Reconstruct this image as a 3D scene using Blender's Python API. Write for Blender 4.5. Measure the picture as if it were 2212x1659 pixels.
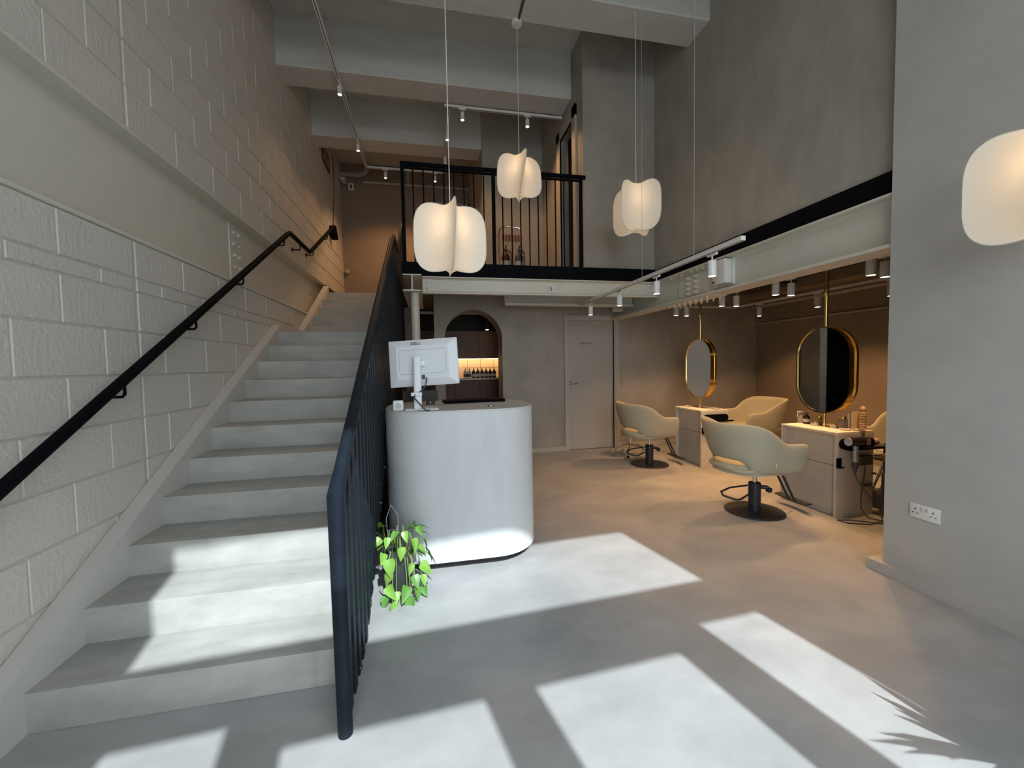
import bpy, bmesh, math, random
from mathutils import Vector, Matrix
random.seed(7)
PI = math.pi
scn = bpy.context.scene
for o in list(bpy.data.objects): bpy.data.objects.remove(o)
COL = scn.collection

# ------------------------------------------------------------------ camera
YAW, PITCH, ROLL, FPX, CAMZ = 0.20160107, 0.04658788, -0.01791264, 874.64, 1.40
fw = Vector((math.sin(YAW), math.cos(YAW), 0)); rt = Vector((math.cos(YAW), -math.sin(YAW), 0)); up = Vector((0, 0, 1))
f2 = fw*math.cos(PITCH) - up*math.sin(PITCH); u2 = up*math.cos(PITCH) + fw*math.sin(PITCH)
r3 = rt*math.cos(ROLL) + u2*math.sin(ROLL); u3 = u2*math.cos(ROLL) - rt*math.sin(ROLL)
cam = bpy.data.cameras.new('camera'); camo = bpy.data.objects.new('camera', cam); COL.objects.link(camo)
m = Matrix(((r3.x, u3.x, -f2.x, 0), (r3.y, u3.y, -f2.y, 0), (r3.z, u3.z, -f2.z, CAMZ), (0, 0, 0, 1)))
camo.matrix_world = m
cam.sensor_width = 36; cam.lens = FPX/2212*36; cam.clip_start = .02; cam.clip_end = 100
scn.camera = camo

# ------------------------------------------------------------------ light and exposure
scn.view_settings.view_transform = 'Standard'; scn.view_settings.look = 'None'
scn.view_settings.gamma = 1; scn.view_settings.use_curve_mapping = False
scn.view_settings.exposure = 0.06
scn.cycles.use_denoising = True
scn.cycles.max_bounces = 10; scn.cycles.diffuse_bounces = 7; scn.cycles.glossy_bounces = 4
scn.cycles.sample_clamp_indirect = 4.0; scn.cycles.caustics_reflective = False; scn.cycles.caustics_refractive = False
SKY = 6.8; SUN = 5.7; SPOT = 35.0; AZ = 11.5; EL = 46.1
w = bpy.data.worlds.new('world'); scn.world = w; w.use_nodes = True
wn = w.node_tree.nodes; wl = w.node_tree.links
bg = wn['Background']; bg.inputs['Strength'].default_value = SKY
tc = wn.new('ShaderNodeTexCoord'); sx = wn.new('ShaderNodeSeparateXYZ'); cr = wn.new('ShaderNodeValToRGB')
wl.new(tc.outputs['Generated'], sx.inputs[0]); wl.new(sx.outputs['Z'], cr.inputs[0]); wl.new(cr.outputs[0], bg.inputs[0])
cr.color_ramp.elements[0].position = 0.0; cr.color_ramp.elements[0].color = (.66, .68, .68, 1)
cr.color_ramp.elements[1].position = .6; cr.color_ramp.elements[1].color = (.54, .62, .70, 1)
def add_light(kind, name, loc, energy, color, parent=None, **kw):
    l = bpy.data.lights.new(name, kind); l.energy = energy; l.color = color
    for k, v in kw.items(): setattr(l, k, v)
    o = bpy.data.objects.new(name, l); COL.objects.link(o); o.location = loc
    if parent: o.parent = parent
    return o
sun = add_light('SUN', 'sun', (1.2, -6, 6), SUN, (.88, .96, 1.0), angle=math.radians(.55))
d = Vector((-math.sin(math.radians(AZ))*math.cos(math.radians(EL)), math.cos(math.radians(AZ))*math.cos(math.radians(EL)), -math.sin(math.radians(EL))))
sun.rotation_euler = d.to_track_quat('-Z', 'Y').to_euler()
# daylight portal in the shopfront opening (guides sky sampling, gives no light of its own)
por = add_light('AREA', 'window_portal', (.85, -.93, 2.14), 1, (1, 1, 1), shape='RECTANGLE', size=3.0, size_y=4.28)
por.rotation_euler = (PI/2, 0, math.radians(3.7)); por.data.cycles.is_portal = True
WARM = (1.0, .53, .22)

# ------------------------------------------------------------------ materials
MATS = {}
def mat(name, col, rough=.6, metal=0., var=0., vscale=3., bump=0., bscale=60., col2=None, spec=.5, emit=None, estr=0., trans=None, stretch=None, fine=0., mott=None, coat=0.):
    if name in MATS: return MATS[name]
    M = bpy.data.materials.new(name); M.use_nodes = True; MATS[name] = M
    N = M.node_tree.nodes; L = M.node_tree.links; P = N['Principled BSDF']
    P.inputs['Roughness'].default_value = rough; P.inputs['Metallic'].default_value = metal
    P.inputs['Specular IOR Level'].default_value = spec
    P.inputs['Coat Weight'].default_value = coat
    tcn = N.new('ShaderNodeTexCoord'); src = tcn.outputs['Object']
    if stretch:
        mp = N.new('ShaderNodeMapping'); mp.inputs['Scale'].default_value = stretch; L.new(src, mp.inputs[0]); src2 = mp.outputs[0]
    else: src2 = src
    c2 = col2 or tuple(c*(1-var) for c in col)
    nz = N.new('ShaderNodeTexNoise'); nz.inputs['Scale'].default_value = vscale; nz.inputs['Detail'].default_value = 6; nz.inputs['Roughness'].default_value = .62
    L.new(src2, nz.inputs['Vector'])
    rp = N.new('ShaderNodeValToRGB'); rp.color_ramp.elements[0].position = .32; rp.color_ramp.elements[1].position = .68
    rp.color_ramp.elements[0].color = (*c2, 1); rp.color_ramp.elements[1].color = (*col, 1)
    L.new(nz.outputs['Fac'], rp.inputs[0]); out = rp.outputs[0]
    if fine:
        n3 = N.new('ShaderNodeTexNoise'); n3.inputs['Scale'].default_value = 160; n3.inputs['Detail'].default_value = 3; L.new(src, n3.inputs['Vector'])
        r3_ = N.new('ShaderNodeValToRGB'); r3_.color_ramp.elements[0].position = .3; r3_.color_ramp.elements[1].position = .7
        r3_.color_ramp.elements[0].color = (1-fine, 1-fine, 1-fine, 1); r3_.color_ramp.elements[1].color = (1, 1, 1, 1)
        L.new(n3.outputs['Fac'], r3_.inputs[0])
        mx = N.new('ShaderNodeMixRGB'); mx.blend_type = 'MULTIPLY'; mx.inputs[0].default_value = 1
        L.new(out, mx.inputs[1]); L.new(r3_.outputs[0], mx.inputs[2]); out = mx.outputs[0]
    L.new(out, P.inputs['Base Color'])
    if bump:
        n2 = N.new('ShaderNodeTexNoise'); n2.inputs['Scale'].default_value = bscale; n2.inputs['Detail'].default_value = 5
        L.new(src, n2.inputs['Vector'])
        b = N.new('ShaderNodeBump'); b.inputs['Strength'].default_value = bump; b.inputs['Distance'].default_value = .01
        L.new(n2.outputs['Fac'], b.inputs['Height']); L.new(b.outputs[0], P.inputs['Normal'])
    if emit:
        P.inputs['Emission Color'].default_value = (*emit, 1); P.inputs['Emission Strength'].default_value = estr
    if trans:
        tr = N.new('ShaderNodeBsdfTranslucent'); tr.inputs[0].default_value = (*col, 1)
        ms = N.new('ShaderNodeMixShader'); ms.inputs[0].default_value = trans
        L.new(P.outputs[0], ms.inputs[1]); L.new(tr.outputs[0], ms.inputs[2]); L.new(ms.outputs[0], N['Material Output'].inputs[0])
    return M
BLOCK = mat('painted_block', (.65, .625, .57), .62, var=.07, vscale=2.2, bump=.55, bscale=45, fine=.08)
MORTAR = mat('painted_mortar', (.56, .545, .50), .7, var=.1, vscale=6, bump=.4, bscale=60)
BEAMW = mat('cream_painted_steel', (.66, .645, .565), .42, var=.05, vscale=5, bump=.03)
PLASTER = mat('trowelled_plaster', (.415, .39, .34), .62, col2=(.32, .30, .262), vscale=2.6, bump=.05, bscale=25, stretch=(1, 1.6, .75), fine=.06)
PLASTERL = mat('pale_trowelled_plaster', (.50, .495, .47), .62, col2=(.44, .435, .415), vscale=2.6, bump=.05, bscale=25, stretch=(1, 1, 1.4), fine=.06)
WARMW = mat('beige_painted_wall', (.44, .40, .35), .65, col2=(.38, .35, .30), vscale=2, bump=.06, bscale=30)
CEIL = mat('painted_concrete_soffit', (.62, .62, .59), .75, var=.1, vscale=5, bump=.25, bscale=50, stretch=(.35, 1, 1), fine=.06)
DECKC = mat('ceiling_deck_paint', (.60, .60, .57), .75, var=.08, vscale=3, bump=.2, bscale=40)
FLOOR = mat('microcement_floor', (.45, .455, .45), .42, col2=(.34, .345, .345), vscale=2.2, bump=.03, bscale=14, stretch=(1, 1.5, 1), fine=.07)
STEP = mat('cast_stair_screed', (.48, .485, .455), .55, col2=(.35, .355, .33), vscale=4.2, bump=.05, bscale=25, stretch=(.8, 2, 2), fine=.06)
SKIRT = mat('stair_skirting_paint', (.56, .55, .52), .6, var=.06, bump=.04)
BLACK = mat('black_painted_steel', (.004, .005, .007), .62, var=.2, bump=.02, spec=.05)
RAILM = mat('scuffed_dark_steel', (.013, .019, .028), .5, col2=(.007, .011, .017), vscale=9, bump=.02, spec=.14)
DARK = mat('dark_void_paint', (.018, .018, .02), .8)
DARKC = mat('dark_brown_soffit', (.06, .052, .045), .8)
WHITE = mat('white_powder_coat', (.74, .74, .72), .35)
DESK = mat('desk_plaster', (.61, .63, .64), .52, col2=(.53, .555, .57), vscale=3.2, stretch=(1.6, 1.6, .5), bump=.02)
DESKT = mat('desk_top_plaster', (.55, .56, .55), .5, var=.08)
CHAIRF = mat('sage_beige_upholstery', (.42, .405, .305), .75, var=.05, bump=.08, bscale=180)
CHROME = mat('chrome', (.75, .74, .72), .12, 1.)
BRASS = mat('polished_brass', (.83, .58, .22), .16, 1.)
MIRROR = mat('mirror_glass', (.86, .88, .86), .02, 1.)
NAVY = mat('black_powder_metal', (.020, .024, .034), .45, var=.2)
STATW = mat('station_limed_board', (.62, .58, .52), .6, var=.1, vscale=9, bump=.05)
STATG = mat('station_panel_board', (.56, .55, .51), .7, var=.12, vscale=9, bump=.05)
STATTOP = mat('station_top_board', (.80, .72, .62), .55, var=.04)
WOODD = mat('dark_walnut_veneer', (.17, .075, .035), .5, col2=(.11, .048, .024), vscale=4, stretch=(1, 1, .2))
WOODL = mat('brown_cabinet_veneer', (.11, .055, .035), .55, var=.3, vscale=4, stretch=(1, 1, .2))
DOORM = mat('taupe_door_paint', (.44, .42, .385), .5, var=.04)
FRAMEM = mat('taupe_frame_paint', (.47, .45, .41), .5, var=.05)
FABRIC = mat('pendant_fabric', (.90, .87, .80), .85, trans=.45, bump=.03, bscale=200, emit=(1, .80, .60), estr=.14, spec=.1)
WIREC = mat('cream_wire', (.55, .56, .52), .5)
PLAST = mat('white_plastic', (.72, .76, .80), .38)
PLASTG = mat('grey_plastic', (.45, .48, .52), .5)
INK = mat('dark_grey_print', (.06, .06, .065), .5)
GLOW = mat('lamp_glow', (1, .9, .75), .5, emit=(1, .80, .55), estr=18)
GLOWC = mat('bulb_glow', (1, .9, .8), .5, emit=(1, .80, .55), estr=2)
LEDM = mat('led_strip_glow', (1, .8, .5), .5, emit=(1, .62, .28), estr=9)
LEAF = mat('pothos_leaf', (.095, .27, .035), .36, col2=(.22, .40, .07), vscale=14, bump=.03)
LEAFD = mat('pothos_leaf_deep', (.055, .18, .035), .36, col2=(.12, .27, .05), vscale=10)
VINE = mat('pothos_vine', (.20, .27, .08), .5)
POTM = mat('dark_green_grey_pot', (.045, .055, .052), .4)
POTG = mat('grey_planter', (.40, .40, .37), .6)
TILE = mat('cream_tiles', (.62, .50, .38), .35)
GLASSD = mat('amber_black_bottle', (.02, .012, .008), .2)
BOTW = mat('cream_bottle', (.72, .66, .50), .4)
LABELM = mat('pale_label', (.55, .52, .46), .6)
COPPER = mat('rose_copper', (.80, .48, .36), .3, .9)
GREENG = mat('grey_green_panel', (.10, .115, .11), .6)

# ------------------------------------------------------------------ helpers
def bm_(): return bmesh.new()
def box(bm, x0, x1, y0, y1, z0, z1, bev=0, seg=2):
    r = bmesh.ops.create_cube(bm, size=1)
    vs = r['verts']
    for v in vs: v.co = Vector(((x0+x1)/2 + v.co.x*(x1-x0), (y0+y1)/2 + v.co.y*(y1-y0), (z0+z1)/2 + v.co.z*(z1-z0)))
    if bev:
        es = list({e for v in vs for e in v.link_edges})
        bmesh.ops.bevel(bm, geom=es, offset=bev, segments=seg, affect='EDGES', profile=.5)
    return bm
def frame_at(d):
    d = d.normalized(); a = Vector((0, 0, 1)) if abs(d.z) < .9 else Vector((1, 0, 0))
    u = d.cross(a).normalized(); return u, d.cross(u).normalized()
def tube(bm, pts, r, seg=10, closed=False, rs=None):
    pts = [Vector(p) for p in pts]; n = len(pts); rings = []
    u0 = None
    for i, p in enumerate(pts):
        if closed: t = (pts[(i+1) % n]-pts[i-1])
        elif i == 0: t = pts[1]-pts[0]
        elif i == n-1: t = pts[-1]-pts[-2]
        else: t = (pts[i+1]-p).normalized()+(p-pts[i-1]).normalized()
        t = t.normalized()
        if u0 is None: u, v = frame_at(t)
        else:
            u = (u0 - t*u0.dot(t)).normalized(); v = t.cross(u).normalized()
        u0 = u
        rr = rs[i] if rs else r
        if 0 < i < n-1 and not closed:
            c = (pts[i+1]-p).normalized().dot((p-pts[i-1]).normalized()); k = 1/math.sqrt(max(.25, (1+c)/2))
        else: k = 1
        rings.append([bm.verts.new(p + (u*math.cos(2*PI*j/seg) + v*math.sin(2*PI*j/seg))*rr*(k if k < 1.3 else 1.15)) for j in range(seg)])
    m_ = n if closed else n-1
    for i in range(m_):
        a, b = rings[i], rings[(i+1) % n]
        off = 0
        if closed and i == n-1:
            off = min(range(seg), key=lambda o_: sum((a[j].co-b[(j+o_) % seg].co).length for j in range(seg)))
        for j in range(seg):
            try: bm.faces.new((a[j], a[(j+1) % seg], b[(j+1+off) % seg], b[(j+off) % seg]))
            except ValueError: pass
    if not closed:
        bm.faces.new(list(reversed(rings[0]))); bm.faces.new(rings[-1])
    return bm
def lathe(bm, prof, c=(0, 0, 0), seg=24, axis='Z', cap=True):
    c = Vector(c); rings = []
    for r, z in prof:
        ring = []
        for j in range(seg):
            a = 2*PI*j/seg; x, y = r*math.cos(a), r*math.sin(a)
            p = Vector((x, y, z)) if axis == 'Z' else (Vector((z, x, y)) if axis == 'X' else Vector((x, z, y)))
            ring.append(bm.verts.new(c+p))
        rings.append(ring)
    for a, b in zip(rings, rings[1:]):
        for j in range(seg): bm.faces.new((a[j], a[(j+1) % seg], b[(j+1) % seg], b[j]))
    if cap:
        if prof[0][0] > 1e-5: bm.faces.new(list(reversed(rings[0])))
        if prof[-1][0] > 1e-5: bm.faces.new(rings[-1])
    return bm
def cyl(bm, c, r, z0, z1, seg=24, bev=0):
    b = bev
    pr = [(r, z0), (r, z1)] if not b else [(r-b, z0), (r, z0+b), (r, z1-b), (r-b, z1)]
    return lathe(bm, pr, c, seg)
def prism(bm, poly, axis, a, b):
    """extrude a closed 2D outline along an axis; X: (y,z), Y: (x,z), Z: (x,y)"""
    def P(p, t): return {'X': (t, p[0], p[1]), 'Y': (p[0], t, p[1]), 'Z': (p[0], p[1], t)}[axis]
    A = [bm.verts.new(P(p, a)) for p in poly]; B = [bm.verts.new(P(p, b)) for p in poly]
    bm.faces.new(A); bm.faces.new(list(reversed(B)))
    n = len(poly)
    for i in range(n): bm.faces.new((A[i], B[i], B[(i+1) % n], A[(i+1) % n]))
    return bm
def rrect(x0, x1, y0, y1, r, n=8):
    pts = []
    for cx, cy, a0 in ((x1-r, y1-r, 0), (x0+r, y1-r, 90), (x0+r, y0+r, 180), (x1-r, y0+r, 270)):
        for i in range(n+1):
            a = math.radians(a0+90*i/n); pts.append((cx+r*math.cos(a), cy+r*math.sin(a)))
    return pts
def smooth_mesh(me, ang=.7):
    me.shade_smooth()
    try: me.set_sharp_from_angle(angle=ang)
    except Exception: pass
def obj(name, bm, m, parent=None, smooth=True, ang=.6, world=False, label=None):
    bmesh.ops.recalc_face_normals(bm, faces=bm.faces[:])
    me = bpy.data.meshes.new(name)
    if world and parent is not None: bmesh.ops.translate(bm, verts=bm.verts[:], vec=-wloc(parent))
    bm.to_mesh(me); bm.free()
    if m: me.materials.append(m)
    if smooth: smooth_mesh(me, ang)
    o = bpy.data.objects.new(name, me); COL.objects.link(o)
    if parent: o.parent = parent
    if label: o['label'] = label
    return o
def wloc(o):
    v = Vector(o.location)
    while o.parent: o = o.parent; v = v + Vector(o.location)
    return v
def tag(o, label, cat, group=None, kind=None):
    o['label'] = label; o['category'] = cat
    if group: o['group'] = group
    if kind: o['kind'] = kind
    return o
def thing(name, label, cat, loc=(0, 0, 0), rz=0, group=None):
    o = bpy.data.objects.new(name, None); COL.objects.link(o); o.empty_display_size = .1
    o.location = loc; o.rotation_euler = (0, 0, rz)
    return tag(o, label, cat, group)
def struct(name, bm, m, parent=None, smooth=False, label=None):
    o = obj(name, bm, m, parent, smooth=smooth, world=bool(parent))
    if not parent: o['kind'] = 'structure'
    if label: o['label'] = label
    return o
def copy_tree(o, parent=None):
    c = o.copy(); COL.objects.link(c)
    if parent: c.parent = parent
    for ch in list(o.children): copy_tree(ch, c)
    return c
def text(name, s, size, loc, rot, m, parent, ext=.0008):
    cu = bpy.data.curves.new(name, 'FONT'); cu.body = s; cu.size = size; cu.extrude = ext; cu.align_x = 'CENTER'; cu.align_y = 'CENTER'
    t = bpy.data.objects.new(name, cu); COL.objects.link(t)
    dg = bpy.context.evaluated_depsgraph_get(); me = bpy.data.meshes.new_from_object(t.evaluated_get(dg))
    bpy.data.objects.remove(t)
    o = bpy.data.objects.new(name, me); COL.objects.link(o); me.materials.clear(); me.materials.append(m)
    o.location = loc; o.rotation_euler = rot
    if parent: o.parent = parent
    return o

# ------------------------------------------------------------------ room shell
struct('floor', box(bm_(), -2.0, 6.2, -1.15, 9.3, -.2, 0), FLOOR)
struct('trim_1', box(bm_(), -14, 16, -16, -1.3, -.16, -.02), mat('pavement', (.42, .42, .41), .8, var=.1, vscale=1), label='pavement outside the shopfront')
struct('wall_far', box(bm_(), -2.0, 6.2, 8.9, 9.1, 0, 5.9), mat('brown_upper_plaster', (.27, .205, .15), .65, col2=(.22, .165, .12), vscale=1.6, bump=.05))
SALW = mat('brown_salon_plaster', (.30, .245, .195), .65, col2=(.25, .205, .16), vscale=2, bump=.06, bscale=30)
struct('wall_right', box(bm_(), 5.71, 5.9, -1.2, 8.9, 0, 5.9), SALW)
struct('ceiling', box(bm_(), -2.0, 6.2, -1.2, 9.1, 5.56, 5.8), DECKC)
# front wall behind the camera, slightly skewed, with the tall glazed opening
def fy(x): return -1.0 + .065*x
def skew_box(bm, x0, x1, z0, z1, t=.14, yo=0):
    return prism(bm, [(x0, fy(x0)+yo), (x1, fy(x1)+yo), (x1, fy(x1)-t+yo), (x0, fy(x0)-t+yo)], 'Z', z0, z1)
bm = bm_()
skew_box(bm, -2.0, -.65, 0, 5.6); skew_box(bm, 2.34, 6.2, 0, 5.6); skew_box(bm, -.65, 2.34, 4.28, 5.6)
struct('wall_front', bm, PLASTERL)
bm = bm_()
for x0, x1 in ((-.24, -.04), (.735, .95), (1.69, 1.94)): skew_box(bm, x0, x1, 0, 3.1, .07, -.03)
skew_box(bm, -.65, 2.34, 3.0, 3.32, .07, -.03); skew_box(bm, -.04, 1.69, 2.84, 3.0, .07, -.03)
struct('window_1', bm, BLACK, label='black framed shopfront glazing bars and door frame')

# left block wall: backing plane plus individual blocks
XL = -1.65; BL, BH, J = .487, .249, .010
wl_ = box(bm_(), -1.95, XL-.006, -1.2, 8.9, 0, 2.165); box(wl_, -1.95, XL-.006, -1.2, 8.9, 2.79, 5.58); box(wl_, -1.95, -1.785, -1.2, 8.9, 2.1, 2.85)
wall_l = struct('wall_left', wl_, MORTAR)
bcache = {}
def block_mesh(L, H):
    k = (round(L, 3), round(H, 3))
    if k not in bcache:
        b = box(bm_(), -.05, 0, 0, L, 0, H)
        es = [e for e in b.edges if all(abs(v.co.x) < 1e-6 for v in e.verts)]
        bmesh.ops.bevel(b, geom=es, offset=.0035, segments=1, affect='EDGES')
        bmesh.ops.recalc_face_normals(b, faces=b.faces[:])
        me = bpy.data.meshes.new('block'); b.to_mesh(me); b.free(); me.materials.append(BLOCK); bcache[k] = me
    return bcache[k]
def lay(z0, z1, ystart, y0, y1, minlen=.06):
    y = ystart
    while y < y1:
        a, b = max(y, y0), min(y+BL, y1)
        # movement joint at y=2.75
        for (p, q) in (((a, 2.745), (2.765, b)) if a < 2.75 < b else ((a, b),)):
            if q-p > minlen:
                o = bpy.data.objects.new('block', block_mesh(q-p-J, z1-z0-J)); COL.objects.link(o); o.parent = wall_l
                o.location = (XL + random.uniform(-.0012, .0018), p+J/2, z0+J/2)
        y += BL
zs = [.140, .388, .637, .885, 1.134, 1.383, 1.631, 1.862, 1.943, 2.162]
for i in range(len(zs)-1):
    a = .5626*((zs[i]+zs[i+1])/2 - .2)/.3165  # stop where the stair passes
    yend = min(8.8, (zs[i+1]-.24)/.5426 + 1.816 + .25)
    lay(zs[i], zs[i+1], 1.284 if i % 2 == 0 else 1.04, 1.35, yend)
k = 0; z = 2.79
while z < 5.5:
    zt = min(z+BH, 5.56); lay(z, zt, 1.284 + (BL/2 if k % 2 else 0), 1.6 if z < 3.5 else 2.0 + (z-3.5)*.9, 8.9, .2); z += BH; k += 1

# ceiling beams across the hall
for y0, x1 in ((-.47, 2.98), (.98, 2.98), (2.43, 2.98), (3.88, 2.98), (5.33, 1.98), (6.80, .949)):
    bm = box(bm_(), -1.7, x1, y0, y0+.38, 4.96, 5.57, .012, 1)
    struct('ceiling_beam', bm, CEIL)
# right-hand walls
struct('wall_right_upper', box(bm_(), 2.97, 3.2, -1.1, 5.0, 2.60, 5.58), PLASTER)
bm = prism(bm_(), [(1.98, 2.62), (2.98, 2.62), (2.98, 5.58), (1.98, 5.58)], 'Y', 4.95, 5.08)
struct('wall_balcony_side', bm, PLASTER)
bm = box(bm_(), 1.98, 2.10, 5.08, 5.27, 2.62, 5.58); box(bm, 1.98, 2.10, 5.83, 6.80, 2.62, 5.58); box(bm, 1.98, 2.10, 5.27, 5.83, 4.68, 5.58)
struct('wall_balcony_door', bm, PLASTER)
struct('wall_balcony_back', box(bm_(), .95, 3.0, 6.80, 6.95, 2.62, 5.58), PLASTER)
struct('wall_corridor', box(bm_(), .95, 1.08, 6.95, 8.9, 2.62, 5.58), WARMW)
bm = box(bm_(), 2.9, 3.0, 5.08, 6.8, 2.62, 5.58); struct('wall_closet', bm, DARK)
struct('wall_right_front', box(bm_(), 2.90, 3.28, -1.0, 2.075, 0, 5.57), PLASTERL)
bm = prism(bm_(), [(2.855, -.8), (2.855, 2.145), (3.30, 2.145), (3.30, 2.075), (2.90, 2.075), (2.90, -.8)], 'Z', 0, .066)
struct('baseboard_right', bm, PLASTERL)
# upper floor slabs, dark edge and plate
bm = box(bm_(), -.28, 5.75, 4.97, 8.9, 2.50, 2.62); box(bm, -1.65, -.28, 7.05, 8.9, 2.50, 2.62)
struct('floor_upper', bm, DARKC)
bm = box(bm_(), -.28, 2.955, 4.90, 4.97, 2.462, 2.622)
tag(obj('balcony_edge_channel', bm, BLACK), 'black steel edge plate running under the balcony railing', 'steel edging')
bm = box(bm_(), 2.945, 2.972, -1.0, 4.90, 2.455, 2.605)
tag(obj('wall_edge_channel', bm, BLACK), 'black steel band along the foot of the upper right wall', 'steel edging')
struct('ceiling_under_balcony', box(bm_(), -.28, 3.02, 4.99, 8.9, 2.462, 2.50), mat('grey_soffit', (.26, .25, .24), .8))
struct('ceiling_treatment_room', box(bm_(), 3.02, 5.75, -1.1, 6.25, 2.58, 2.62), DARK)
bm = box(bm_(), 5.25, 5.75, -1, 6.2, 2.44, 2.58); box(bm, 3.05, 5.25, 5.85, 6.2, 2.44, 2.58)
struct('trim_2', bm, SALW, label='boxed bulkhead round the salon ceiling')
# arch wall with door notch
AX0, AX1, ASP = .243, 1.124, 1.81; cx = (AX0+AX1)/2; ar = (AX1-AX0)/2; AD = 6.6
bm = box(bm_(), .095, AX0, 6.2, AD, 0, ASP); box(bm, AX1, 2.20, 6.2, AD, 0, 2.5); box(bm, 2.20, 2.985, 6.2, AD, 2.13, 2.5); box(bm, 2.985, 5.72, 6.2, AD, 0, 2.5)
prism(bm, [(.095, ASP), (AX0, ASP), (AX0, 2.5), (.095, 2.5)], 'Y', 6.2, AD)
NA = 28; ap = [(cx+ar*math.cos(PI-PI*i/NA), ASP+ar*math.sin(PI-PI*i/NA)) for i in range(NA+1)]
for p, q in zip(ap, ap[1:]): prism(bm, [p, q, (q[0], 2.5), (p[0], 2.5)], 'Y', 6.2, AD)
bmesh.ops.remove_doubles(bm, verts=bm.verts[:], dist=1e-5)
struct('wall_back', bm, PLASTER)
bm = box(bm_(), 1.124, 2.14, 6.175, 6.2, 0, .075, .004, 1); box(bm, 3.05, 5.7, 6.175, 6.2, 0, .075, .004, 1)
struct('baseboard_back', bm, FRAMEM)
# door
bm = box(bm_(), 2.20, 2.985, 6.235, 6.275, .008, 2.10)
door = struct('door_1', bm, DOORM); door.name = 'door_1'
bm = bm_()
for o0, o1, y_ in ((0, .030, 6.168), (.030, .055, 6.176), (.055, .075, 6.184)):
    box(bm, 2.125+o0, 2.125+o1, y_, 6.232, 0, 2.175-o0); box(bm, 3.06-o1, 3.06-o0, y_, 6.232, 0, 2.175-o0); box(bm, 2.125+o1, 3.06-o1, y_, 6.232, 2.175-o1, 2.175-o0)
obj('door_frame', bm, FRAMEM, door, smooth=False)
bm = tube(bm_(), [(2.225, 6.235, 1.09), (2.225, 6.185, 1.09), (2.245, 6.175, 1.09), (2.345, 6.175, 1.09)], .009, 8); lathe(bm, [(.024, 0), (.024, .008)], (2.225, 6.227, 1.09), 16, 'Y')
obj('door_handle', bm, CHROME, door, label='satin chrome lever handle')
text('lettering', 'PRIVATE', .052, (2.507, 6.233, 1.73), (PI/2, 0, 0), INK, door)

# ------------------------------------------------------------------ staircase
RISE, GO = .164, .2915
stair = thing('staircase', 'pale cast concrete staircase climbing along the block wall to the balcony', 'staircase', (-1.0, 1.86, 0))
XR = -.385
for i in range(11):
    y0 = 1.858 + GO*i; z1 = RISE*(i+1); y1 = y0+GO+(.05 if i < 10 else 1.15)
    obj('step', box(bm_(), -1.60, XR, y0, y1, max(0, z1-RISE-.12), z1, .005, 2), STEP, stair, world=True)
for i in range(5):
    y0 = 5.865 + GO*i; z1 = RISE*(11+i+1); y1 = y0+GO+(.05 if i < 4 else .1)
    obj('step', box(bm_(), -1.60, XR, y0, y1, z1-RISE-.12, z1, .005, 2), STEP, stair, world=True)
top = [(1.70, 0), (1.70, .178), (1.816, .241), (4.83, 1.877), (5.675, 1.885), (7.13, 2.74)]
bot = [(7.13, 2.45), (5.7, 1.70), (4.85, 1.66), (2.0, 0)]
bm = prism(bm_(), top+bot, 'X', -1.646, -1.565)
obj('wall_skirting', bm, SKIRT, stair, world=True, smooth=False)
# outer stringer in black steel
def sz(y): return .164 + .5626*(y-1.858)
bm = prism(bm_(), [(1.66, 0), (1.66, .05), (1.86, .175), (4.78, 1.83), (5.80, 1.84), (7.05, 2.58), (7.05, 2.26), (5.87, 1.56), (4.84, 1.55), (2.10, 0)], 'X', -.371, -.359)
obj('stringer', bm, BLACK, stair, world=True, smooth=False)
bm = prism(bm_(), [(3.35, 0), (3.35, .72), (4.84, 1.56), (5.87, 1.57), (7.0, 2.26), (7.0, 2.5), (7.1, 2.5), (7.1, 0)], 'X', -.384, -.372)
struct('wall_under_stair', bm, BLACK)

# balustrade
XB = -.35
bal = thing('stair_balustrade', 'dark steel stair balustrade with round post and close upright bars', 'railing', (XB, 1.60, 0))
hr = [(XB, 1.59, .0), (XB, 1.575, .93), (XB, 1.68, 1.00), (XB, 4.62, 2.80), (XB, 4.72, 2.84), (XB, 5.30, 2.85), (XB, 5.42, 2.90), (XB, 7.05, 3.84)]
bm = tube(bm_(), hr, .027, 14); obj('handrail', bm, RAILM, bal, world=True)
bm = bm_()
def rail_z(y):
    for a, b in zip(hr[1:], hr[2:]):
        if a[1] <= y <= b[1]: return a[2] + (b[2]-a[2])*(y-a[1])/(b[1]-a[1])
    return hr[-1][2]
pts = [(XB, p[1], p[2]-.045) for p in hr[2:]]
for a, b in zip(pts, pts[1:]):
    a, b = Vector(a), Vector(b); tube(bm, [a, b], .009, 6)
obj('under_rail', bm, BLACK, bal, world=True)
y = 1.70
while y < 6.9:
    zb = max(.0, sz(y)-.30) if y < 4.8 else (1.56 if y < 5.87 else 1.57+.5626*(y-5.87))
    bm = box(bm_(), XB-.007, XB+.007, y-.025, y+.025, zb+.004, rail_z(y)-.03)
    obj('baluster', bm, RAILM, bal, world=True); y += .104
for yy in (1.9, 2.2, 2.5, 2.8, 3.1, 3.4): obj('fixing_bolt', lathe(bm_(), [(.009, 0), (.009, .012)], (XB+.005, yy, max(.03, sz(yy)-.2)), 8, 'X'), CHROME, bal, world=True)

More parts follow.
